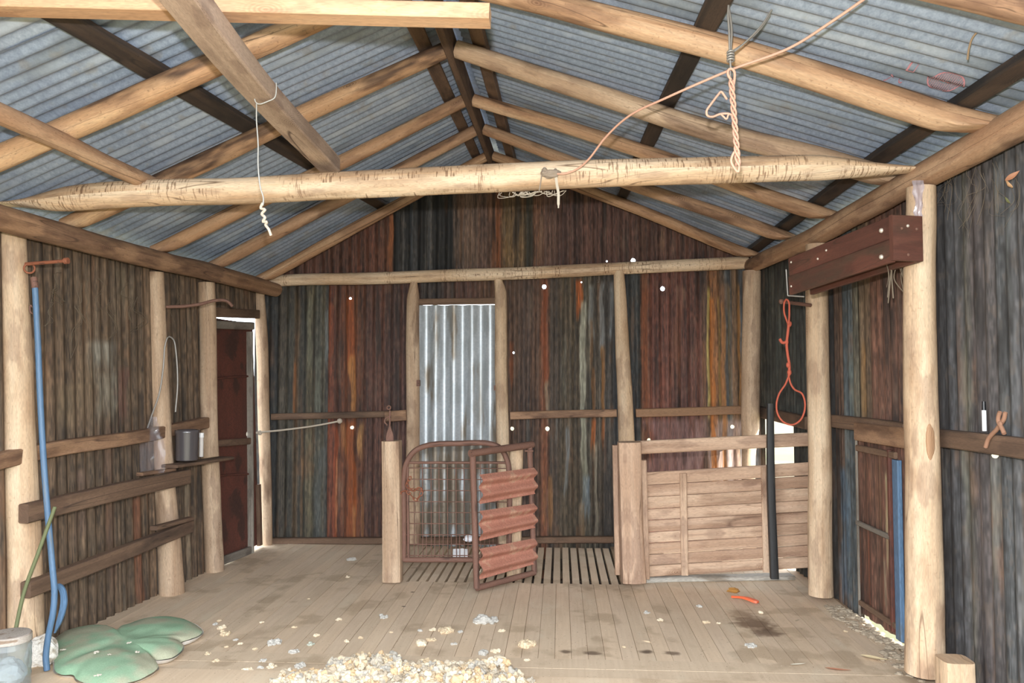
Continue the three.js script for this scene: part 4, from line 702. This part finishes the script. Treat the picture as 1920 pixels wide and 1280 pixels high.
{
  const g = thing('tangled_cord', 'tangled pink cord hanging on grey wire in front of the tie beam', 'cord'), q = (a, b, o = 0) => P(a, b, 2.86 + o);
  mesh('wire', [tube([[1368, -10], [1365, 25], [1367, 55], [1368, 90], [1370, 130]].map(([a, b]) => q(a, b)), 0.004, 40, 6), tube([[1364, 0], [1369, 30], [1372, 60], [1370, 100], [1369, 150]].map(([a, b]) => q(a, b, 0.01)), 0.004, 40, 6), tube([[1376, 97], [1392, 84], [1415, 62], [1432, 42], [1447, 18]].map(([a, b]) => q(a, b)), 0.0035, 30, 6), tube([[1376, 94], [1400, 78], [1425, 55], [1444, 28]].map(([a, b]) => q(a, b, 0.02)), 0.003, 30, 6)], M.wire, g);
  for (let i = 0; i < 4; i++) mesh('wire_wrap', new THREE.TorusGeometry(0.011, 0.004, 6, 14).rotateX(1.4).translate(...q(1370, 98 + i * 5).toArray()), M.wire, g);
  mesh('loop', tube([[1371, 150], [1365, 140], [1366, 131], [1372, 129], [1377, 135], [1377, 150], [1374, 165]].map(([a, b]) => q(a, b)), 0.0048, 40, 7), M.cord, g);
  for (const ph of [0, 2.1, 4.2]) { const pts = []; for (let i = 0; i <= 22; i++) { const t = i / 22, y = lerp(150, 310, t), x = lerp(1371, 1384, t); pts.push(q(x + 4 * Math.cos(ph + t * 22), y, 0.008 * Math.sin(ph + t * 22))); } mesh('strand', tube(pts, 0.0042, 120, 6), M.cord, g); }
  mesh('side_loop', tube([[1377, 218], [1365, 213], [1350, 214], [1335, 219], [1326, 216], [1325, 208], [1334, 194], [1347, 177], [1352, 172], [1363, 186]].map(([a, b], i) => q(a, b, 0.01 * Math.sin(i))), 0.0042, 70, 6), M.cord, g);
  mesh('side_loop', tube([[1366, 214], [1362, 223], [1357, 219], [1352, 214]].map(([a, b], i) => q(a, b)), 0.0035, 24, 6), M.cord, g);
  mesh('bottom_loop', tube([[1382, 278], [1374, 290], [1371, 302], [1377, 315], [1384, 322], [1386, 305], [1384, 285]].map(([a, b]) => q(a, b)), 0.0045, 50, 7), M.cord, g);
}
{
  const g = thing('rag_knot', 'grey rag and string knotted round the middle of the tie beam', 'rag'), q = (a, b, d = 3.615) => P(a, b, d), m = flat('#8f8172', { roughness: 1 });
  mesh('knot', [rock(0.028, 5, 2, 0.5).scale(1.4, 0.7, 0.7).translate(...q(1033, 326).toArray()), rock(0.02, 7, 2, 0.5).translate(...q(1022, 323).toArray())], m, g);
  mesh('string', tube([q(1016, 324), q(1014, 340), q(1012, 352), q(1011, 358)], 0.0035, 20, 6), m, g);
  mesh('tail', sweep([q(1042, 327), q(1044, 345), q(1047, 362), q(1047, 378), q(1047, 390)], 12, (t) => { const w = t < 0.9 ? 0.006 : 0.003; return [[-w, -0.003], [w, -0.003], [w, 0.003], [-w, 0.003]]; }), flat('#b4aa9a', { roughness: 1 }), g);
  mesh('bow', tube([q(1038, 323), q(1041, 316), q(1044, 319), q(1043, 327)], 0.003, 16, 6), m, g);
}
// dusty web threads under the tie beam
{
  const parts = [];
  for (let i = 0; i < 16; i++) { const x = rr(935, 1030), y = 361 - (x - 935) * 0.03; parts.push(tube([P(x, y, 3.68), P(x + rr(-8, 14), y + rr(4, 10), 3.68), P(x + rr(10, 26), y + rr(2, 8), 3.67), P(x + rr(20, 36), y - 1, 3.68)], rr(0.0012, 0.003), 14, 5)); }
  tag(mesh('cobweb', parts, flat('#a59a8a', { roughness: 1 })), 'dusty cobweb threads hanging under the middle of the tie beam', 'cobweb', null, 'stuff');
  const vine = []; for (const [x, y, l] of [[165, 520, 90], [150, 530, 70], [185, 515, 60], [110, 505, 60], [240, 530, 70], [330, 540, 60], [95, 560, 50], [140, 575, 90], [260, 560, 60], [205, 560, 80]]) { const a = onWall(LEFT, x, y, 0.03), pts = [a]; for (let k = 1; k < 5; k++) pts.push(onWall(LEFT, x + rr(-14, 14), y + l * k / 4, 0.03 + rr(0, 0.02))); for (let j = 0; j < 3; j++) vine.push(tube(pts.map((q) => q.clone().add(V(0, rr(-0.02, 0.02), rr(-0.03, 0.03)))), rr(0.0006, 0.0016), 26, 4)); }
  tag(mesh('cobweb', vine, flat('#6c6050', { roughness: 1 })), 'dusty dried creeper and webs hanging on the upper left wall', 'cobweb', null, 'stuff');
  const web2 = []; for (let i = 0; i < 26; i++) { const x = rr(1760, 1905), y0 = rr(300, 360), pts = [onWall(RIGHT, x, y0, -0.03)]; for (let k = 1; k < 4; k++) pts.push(onWall(RIGHT, x + rr(-16, 16) * k * 0.6, y0 + rr(14, 34) * k, -0.03 - rr(0, 0.03))); web2.push(tube(pts, rr(0.0004, 0.001), 18, 4)); }
  for (let i = 0; i < 10; i++) { const x = rr(1655, 1700), y0 = rr(488, 500); web2.push(tube([P(x, y0, 3.7), P(x + rr(-6, 8), y0 + 25, 3.72), P(x + rr(-10, 16), y0 + rr(45, 80), 3.74)], rr(0.001, 0.004), 14, 5)); }
  tag(mesh('cobweb', web2, flat('#75695a', { roughness: 1 })), 'tangled cobwebs below the right plate and the red box', 'cobweb', null, 'stuff');
}
// ------------------------------------------------------------------ jar at the lower left
{
  const g = thing('plastic_jar', 'clear ribbed jar with a dusty lid at the lower left corner', 'jar'), c = onFloor(14, 1296), R = 0.088, H = 0.215;
  const prof = [[0, 0.002], [R * 0.9, 0.002], [R, 0.012]]; for (let i = 0; i <= 24; i++) { const t = i / 24; prof.push([R * (1 - 0.025 * (1 - Math.cos(t * Math.PI * 2 * 4)) / 2), 0.015 + t * (H - 0.05)]); } prof.push([R * 0.93, H - 0.02], [R * 0.93, H]);
  mesh('body', new THREE.LatheGeometry(prof.map(([x, y]) => new THREE.Vector2(x, y)), 40).translate(c.x, 0.012, c.z), new THREE.MeshPhysicalMaterial({ color: '#dfe6e8', roughness: 0.12, transmission: 0.85, thickness: 0, ior: 1.45, side: THREE.DoubleSide }), g);
  mesh('lid', new THREE.LatheGeometry([[0, H + 0.02], [R * 0.93, H + 0.02], [R * 0.99, H + 0.014], [R * 1.0, H - 0.012], [R * 0.97, H - 0.012]].map(([x, y]) => new THREE.Vector2(x, y)), 40).translate(c.x, 0.012, c.z), std({ map: rustTile(860, [176, 168, 160], [150, 140, 130], [118, 96, 78]), roughness: 0.7 }), g);
  mesh('contents', rock(0.07, 9, 3, 0.3).scale(1, 0.9, 1).translate(c.x, 0.08, c.z), std({ color: '#a9adb0', roughness: 0.9 }), g);
}
// ------------------------------------------------------------------ green clover shaped cushion
{
  const g = thing('cushion', 'dusty green clover shaped cushion lying by the left wall', 'cushion');
  const out = [[100, 1200], [112, 1186], [135, 1177], [160, 1172], [185, 1171], [203, 1177], [215, 1182], [228, 1172], [247, 1165], [279, 1156], [318, 1154], [350, 1160], [371, 1169], [379, 1183], [360, 1193], [340, 1199], [344, 1206], [338, 1218], [320, 1229], [295, 1232], [281, 1228], [293, 1238], [297, 1247], [284, 1258], [258, 1270], [232, 1278], [205, 1281], [175, 1279], [145, 1270], [137, 1261], [118, 1260], [104, 1254], [102, 1240], [101, 1220]];
  const pts = out.map(([a, b]) => onFloor(a, b, 0.04)), curve = new THREE.CatmullRomCurve3(pts, true, 'centripetal'), N = 120, rim = curve.getPoints(N).slice(0, N);
  let cx = 0, cz = 0; for (const p of rim) { cx += p.x / N; cz += p.z / N; }
  const lobes = [[152, 1205], [205, 1240], [300, 1205], [325, 1180]].map(([a, b]) => onFloor(a, b, 0.05));
  const rings = 16, pos = [], uv = [], idx = [];
  const height = (x, z, t) => { let near = 9, sec = 9; for (const l of lobes) { const q = Math.hypot(x - l.x, (z - l.z) * 0.8); if (q < near) { sec = near; near = q; } else sec = Math.min(sec, q); } return 0.03 + 0.045 * Math.pow(Math.max(0, 1 - Math.pow(t, 3.4)), 0.6) * (0.72 + 0.28 * sstep(0, 0.12, sec - near)) + 0.005 * n3(x * 16, 1, z * 16); };
  const build = (bottom) => { pos.length = uv.length = idx.length = 0; for (let j = 0; j <= rings; j++) for (let i = 0; i < N; i++) { const t = j / rings, k = bottom ? t * 1.018 : t, x = cx + (rim[i].x - cx) * k, z = cz + (rim[i].z - cz) * k; pos.push(x, bottom ? lerp(0.006, 0.026, sstep(0.93, 1, t)) : height(x, z, t), z); uv.push(x * 1.2, z * 1.2); }
    for (let j = 0; j < rings; j++) for (let i = 0; i < N; i++) { const a = j * N + i, b = j * N + (i + 1) % N, c = a + N, d = b + N; idx.push(a, b, c, b, d, c); }
    const q = new THREE.BufferGeometry(); q.setAttribute('position', new THREE.Float32BufferAttribute(pos.slice(), 3)); q.setAttribute('uv', new THREE.Float32BufferAttribute(uv.slice(), 2)); q.setIndex(idx.slice()); q.computeVertexNormals(); return q; };
  const green = std({ map: tex(512, 512, (u, v) => { const n = fbm(u * 8, v * 8, 91, 4), f = vn(u * 260, v * 260, 92); let c = mixc([152, 184, 152], [134, 166, 136], n); c = mixc(c, [172, 168, 144], 0.85 * sstep(0.38, 0.62, fbm(u * 5 + 2, v * 5, 95, 4))); const k = 0.95 + 0.1 * f; return [c[0] * k, c[1] * k, c[2] * k]; }), roughness: 0.9 });
  mesh('cover', build(false), green, g); tag(mesh('underside', build(true), flat('#d8d2c8', { roughness: 0.95 }), g), 'off white fabric underside');
}
// ------------------------------------------------------------------ wool
const woolM = std({ color: '#eeebe6', roughness: 1 });
const woolCols = [[218, 202, 176], [206, 186, 156], [224, 212, 192], [198, 190, 176], [208, 180, 144], [184, 180, 172], [216, 204, 182], [170, 158, 140]].map((c) => new THREE.Color().setRGB(c[0] / 255, c[1] / 255, c[2] / 255, THREE.SRGBColorSpace));
const blob = (seed, det = 2) => rock(1, seed, det, 0.55);
{
  const edge = ramp([[505, [1284, 0, 0]], [545, [1266, 0, 0]], [590, [1264, 0, 0]], [640, [1244, 0, 0]], [690, [1231, 0, 0]], [735, [1231, 0, 0]], [765, [1246, 0, 0]], [800, [1241, 0, 0]], [850, [1246, 0, 0]], [900, [1240, 0, 0]], [940, [1236, 0, 0]], [960, [1254, 0, 0]], [990, [1270, 0, 0]], [1020, [1288, 0, 0]]]);
  const spots = []; let guard = 0;
  while (spots.length < 2000 && guard++ < 40000) {
    const d = rr(3.31, 3.97), px = rr(505, 1018), de = EYE * F / (edge(px)[0] - 710); if (d > de) continue;
    const x = pxAt(px, d), side2 = Math.min(px - 505, 1018 - px) * d / F, h = (0.012 + 0.06 * sstep(0, 0.22, de - d) * sstep(0, 0.16, side2)) * (0.75 + 0.9 * n3(x * 7, d * 7, 3));
    spots.push([x, Math.max(0.004, h * rr(0.35, 1)), d]);
  }
  const im = new THREE.InstancedMesh(blob(4, 2), woolM, spots.length), m = new THREE.Matrix4(), e = new THREE.Euler(), q = new THREE.Quaternion();
  spots.forEach(([x, y, d], i) => { const r = rr(0.007, 0.022); q.setFromEuler(e.set(rr(0, 6), rr(0, 6), rr(0, 6))); m.compose(V(x, y + r * 0.4, -d), q, V(r * rr(0.8, 1.4), r * rr(0.7, 1.1), r * rr(0.8, 1.4))); im.setMatrixAt(i, m); im.setColorAt(i, woolCols[Math.floor(rnd() * woolCols.length)]); });
  im.name = numbered('wool_pile'); im.castShadow = im.receiveShadow = true; scene.add(im);
  tag(im, 'heap of cream fleece wool scraps at the front of the floor', 'wool', null, 'stuff');
}
{
  const tuftM = [[0, 6], [1, 4], [5, 3]].map(([a]) => std({ color: woolCols[a], roughness: 1 })).concat([std({ color: '#b4b8aa', roughness: 1 })]);
  const shape = (seed) => { const parts = []; for (let i = 0; i < 16; i++) { const a = hash(i, seed, 1) * 6.28, r = hash(i, seed, 2) * 0.85, s = 0.12 + 0.22 * hash(i, seed, 3); parts.push(rock(s, seed * 10 + i, 2, 0.6).scale(1.2, 0.7, 1).translate(Math.cos(a) * r, s * 0.4, Math.sin(a) * r * 0.7)); } return mergeGeometries(parts.map(plain)); };
  const shapes = [11, 12, 13, 14].map(shape);
  const named = { '910,1165': 'large grey white wool tuft in the middle of the floor', '512,1206': 'cream wool tuft with a grey green tip left of the heap', '791,1208': 'cream wool tuft just behind the middle of the heap', '988,1211': 'flat white wool tuft to the right behind the heap', '835,1184': 'long white wool wisp behind the heap, left of the largest tuft', '422,1188': 'cream wool tuft close to the right tip of the green cushion', '583,1208': 'dark grey green wool scrap left of the heap' };
  const list = [[490, 1167, 10], [552, 1176, 12], [512, 1206, 34], [593, 1192, 16], [583, 1208, 16], [551, 1223, 24], [649, 1203, 14], [676, 1196, 12], [719, 1157, 22], [635, 1162, 14], [733, 1186, 9], [788, 1183, 14], [812, 1181, 14], [835, 1184, 34], [862, 1185, 14], [791, 1208, 34], [807, 1200, 20], [910, 1165, 52], [940, 1183, 16], [988, 1211, 46], [850, 1208, 14], [988, 1238, 14], [579, 1123, 7], [907, 1226, 30], [930, 1222, 22], [411, 1164, 10], [402, 1171, 14], [416, 1177, 22], [422, 1188, 26], [442, 1200, 12], [450, 1207, 12], [425, 1213, 10], [493, 1240, 18], [463, 1258, 26], [430, 1259, 18], [488, 1253, 16], [510, 1250, 22], [478, 1217, 12], [1312, 1137, 14], [1427, 1149, 16], [1323, 1167, 16], [1407, 1212, 24], [1348, 1169, 10], [1585, 1184, 9], [1213, 1149, 14], [1238, 1163, 14], [1170, 1213, 9], [660, 1050, 22], [652, 1082, 10], [405, 1240, 16], [560, 1250, 30], [535, 1262, 30], [390, 1226, 14]];
  const zoneOf = (a, b) => (a > 1100 ? 'on the floor before the fence' : b < 1130 ? 'far back left of the gate' : a < 475 ? 'beside the green cushion' : a < 620 ? 'just left of the wool heap' : a < 770 ? 'behind the left half of the heap' : 'behind the right half of the heap');
  const rankWords = ['leftmost', 'second', 'third', 'fourth', 'fifth', 'sixth', 'seventh', 'eighth', 'ninth', 'tenth', 'eleventh', 'twelfth', 'thirteenth', 'fourteenth', 'fifteenth', 'sixteenth'];
  list.forEach(([a, b, w], i) => {
    const p = onFloor(a, b), s = w * -p.z / F / 1.7, big = named[a + ',' + b], z = zoneOf(a, b);
    const rank = list.filter(([c, e]) => zoneOf(c, e) === z && !named[c + ',' + e] && (c < a || (c === a && e < b))).length;
    const o = mesh('wool_tuft', shapes[i % 4], tuftM[a === 583 ? 3 : i % 3]); o.position.set(p.x, 0.001, p.z); o.scale.set(s, s * 1.1, s); o.rotation.y = rnd() * 6.28;
    tag(o, big ?? (rank ? `${rankWords[rank]} small wool scrap from the left ${z}` : `leftmost small wool scrap ${z}`), 'wool', big ? 'larger wool tufts on the floor' : 'small wool scraps ' + z);
  });
}
{
  const m = std({ color: woolCols[3], roughness: 1 }), g = (() => { const q = []; for (let i = 0; i < 6; i++) q.push(rock(0.3, 80 + i, 2, 0.6).scale(1.2, 0.6, 1).translate(hash(i, 3, 4) * 1.4 - 0.7, 0.12, hash(i, 5, 6) * 1.0 - 0.5)); return mergeGeometries(q.map(plain)); })();
  [[118, 1218, 'leftmost'], [180, 1223, 'largest pale'], [205, 1227, 'middle'], [242, 1205, 'upper'], [258, 1222, 'right hand'], [183, 1266, 'lowest']].forEach(([a, b, w], i) => { const p = onFloor(a, b, 0.078), o = mesh('wool_tuft', g, m), k = [0.012, 0.016, 0.009, 0.012, 0.014, 0.014][i]; o.position.copy(p); o.scale.setScalar(k); o.rotation.y = i * 1.3; tag(o, `${w} wool scrap lying on the green cushion`, 'wool', 'wool scraps on the cushion'); });
}
tag(mesh('dry_twig', tube([P(1814, 112, 2.74), P(1817, 90, 2.73), P(1824, 70, 2.72), P(1838, 56, 2.71), P(1868, 50, 2.7)], 0.0035, 30, 6), flat('#8a745a', { roughness: 1 })), 'thin dry twig caught on the roof iron at upper right', 'twig');
// ------------------------------------------------------------------ leaves, scraps and rubble
function leafGeo(L, w, curl = 0.2) { const g = new THREE.PlaneGeometry(L, 1, 14, 4), p = g.attributes.position; for (let i = 0; i < p.count; i++) { const t = clamp(p.getX(i) / L + 0.5), k = Math.sin(Math.pow(t, 0.8) * Math.PI) * w; const y = p.getY(i); p.setXYZ(i, p.getX(i), Math.abs(y) * k * 0.35 + curl * L * (t - 0.5) * (t - 0.5), y * k); } g.computeVertexNormals(); return g; }
const leafOnFloor = (a, b, L, w, col, turn, label) => { const p = onFloor(a, b), o = mesh('leaf', leafGeo(L, w), flat(col, { roughness: 0.7 })); o.position.set(p.x, 0.006, p.z); o.rotation.y = turn; tag(o, label, 'leaf', 'dry leaves'); };
leafOnFloor(1640, 1237, 0.13, 0.04, '#d8c49c', -0.5, 'broad pale dry leaf near the foot of the right post');
leafOnFloor(1496, 1248, 0.085, 0.018, '#d6cdb8', 0.3, 'slim whitish dry leaf on the floor at lower right');
leafOnFloor(1572, 1258, 0.12, 0.022, '#a9745a', -0.2, 'reddish brown dry leaf near the front edge at right');
leafOnFloor(774, 1112, 0.032, 0.012, '#3f362c', 0.2, 'dark leaf fragment in front of the mesh gate');
leafOnFloor(757, 1139, 0.03, 0.012, '#2f2a24', -0.1, 'dark leaf fragment nearest the middle of the floor');
leafOnFloor(1495, 1165, 0.05, 0.015, '#b6a88e', 0.9, 'small pale leaf scrap beside the brown floor stain');
{
  const hang = (a, b, L, w, col, rz, label) => { const p = onWall(RIGHT, a, b, -0.06), o = mesh('leaf', leafGeo(L, w, 0.4), flat(col, { roughness: 0.6 })); o.position.copy(p); o.rotation.set(1.2, 0.5, rz); tag(o, label, 'leaf', 'dry leaves'); };
  hang(1887, 378, 0.08, 0.03, '#8d9468', -0.9, 'curled green leaf caught in webs on the right wall');
  hang(1889, 347, 0.045, 0.04, '#d8b088', -1.1, 'round tan leaf caught in webs on the right wall');
  hang(1898, 330, 0.06, 0.02, '#9a6a4c', 0.5, 'thin brown leaf caught in webs near the right plate');
}
{
  const g = thing('orange_scoop', 'bright orange tapered plastic scrap on the floor at right', 'scrap'), a = onFloor(1372, 1119, 0.012), b = onFloor(1421, 1129, 0.014);
  mesh('blade', sweep([a, a.clone().lerp(b, 0.5).add(V(0, 0.01, 0)), b], 12, (t) => { const w = lerp(0.006, 0.02, sstep(0.2, 0.8, t)) * (t > 0.92 ? 0.7 : 1); return [[-w, -0.004], [w, -0.004], [w * 0.8, 0.008], [-w * 0.8, 0.008]]; }), flat('#e8683f', { roughness: 0.45 }), g);
  const l = thing('bark_scrap', 'ochre brown bark scrap behind the orange plastic piece', 'scrap'), c = onFloor(1376, 1110); mesh('scrap', rock(0.03, 21, 2, 0.5).scale(1.3, 0.55, 0.8).translate(c.x, 0.012, c.z), flat('#a8793a', { roughness: 0.9 }), l);
}
{
  const paper = (pts, y, label) => { const c = P(...pts), g = new THREE.PlaneGeometry(0.11, 0.075, 8, 6), p = g.attributes.position; for (let i = 0; i < p.count; i++) p.setZ(i, 0.014 * n3(p.getX(i) * 30 + y, p.getY(i) * 30, 4)); g.computeVertexNormals(); g.rotateX(-0.75); g.rotateY(y); g.translate(c.x, 0.04, c.z); tag(mesh('paper_scrap', g, flat('#e4e4e6', { roughness: 0.9 })), label, 'paper'); };
  paper([863, 1030, 6.02], 0.1, 'crumpled white paper scrap on the grating behind the mesh gate');
  const c = P(879, 1009, 5.36); tag(mesh('paper_scrap', rock(0.026, 31, 3, 0.6).scale(1.3, 0.7, 0.6).translate(c.x, c.y, c.z), flat('#e2e4ea', { roughness: 0.8 })), 'white scrap caught in the wires of the mesh gate', 'paper');
}
{
  // crumbled mortar along the foot of the right wall
  const parts = []; for (let i = 0; i < 260; i++) { const t = rnd(), d = lerp(4.9, 3.72, t), w = rr(0, 0.2); const r = rr(0.004, 0.019); parts.push(rock(r, i, 1, 0.5).scale(1.3, 0.6, 1.2).translate(wallX(RIGHT, d) - 0.03 - w * (0.4 + 0.6 * vn(d * 6, 1, 1)), r * 0.3, -d)); }
  tag(mesh('rubble', parts, std({ map: rustTile(805, [176, 162, 142], [150, 136, 116], [122, 106, 88]), roughness: 1 })), 'crumbled grey mortar along the foot of the right wall', 'rubble', null, 'stuff');
}
{
  const g = thing('plastic_wrap', 'clear plastic film stuck at the top of the right post', 'wrap'), c = P(1722, 372, 3.57);
  const geo = new THREE.PlaneGeometry(0.05, 0.16, 8, 18), p = geo.attributes.position; for (let i = 0; i < p.count; i++) { const x = p.getX(i), y = p.getY(i); p.setXYZ(i, x * lerp(0.6, 1, sstep(-0.08, 0.08, y)) + 0.01 * n3(y * 25, 2, 2), y, 0.012 * n3(x * 60, y * 25, 7)); } geo.computeVertexNormals(); geo.translate(c.x, c.y, c.z);
  mesh('film', geo, new THREE.MeshPhysicalMaterial({ color: '#e6e2ee', roughness: 0.2, transmission: 0.75, thickness: 0, side: THREE.DoubleSide }), g);
}

renderer.render(scene, camera);
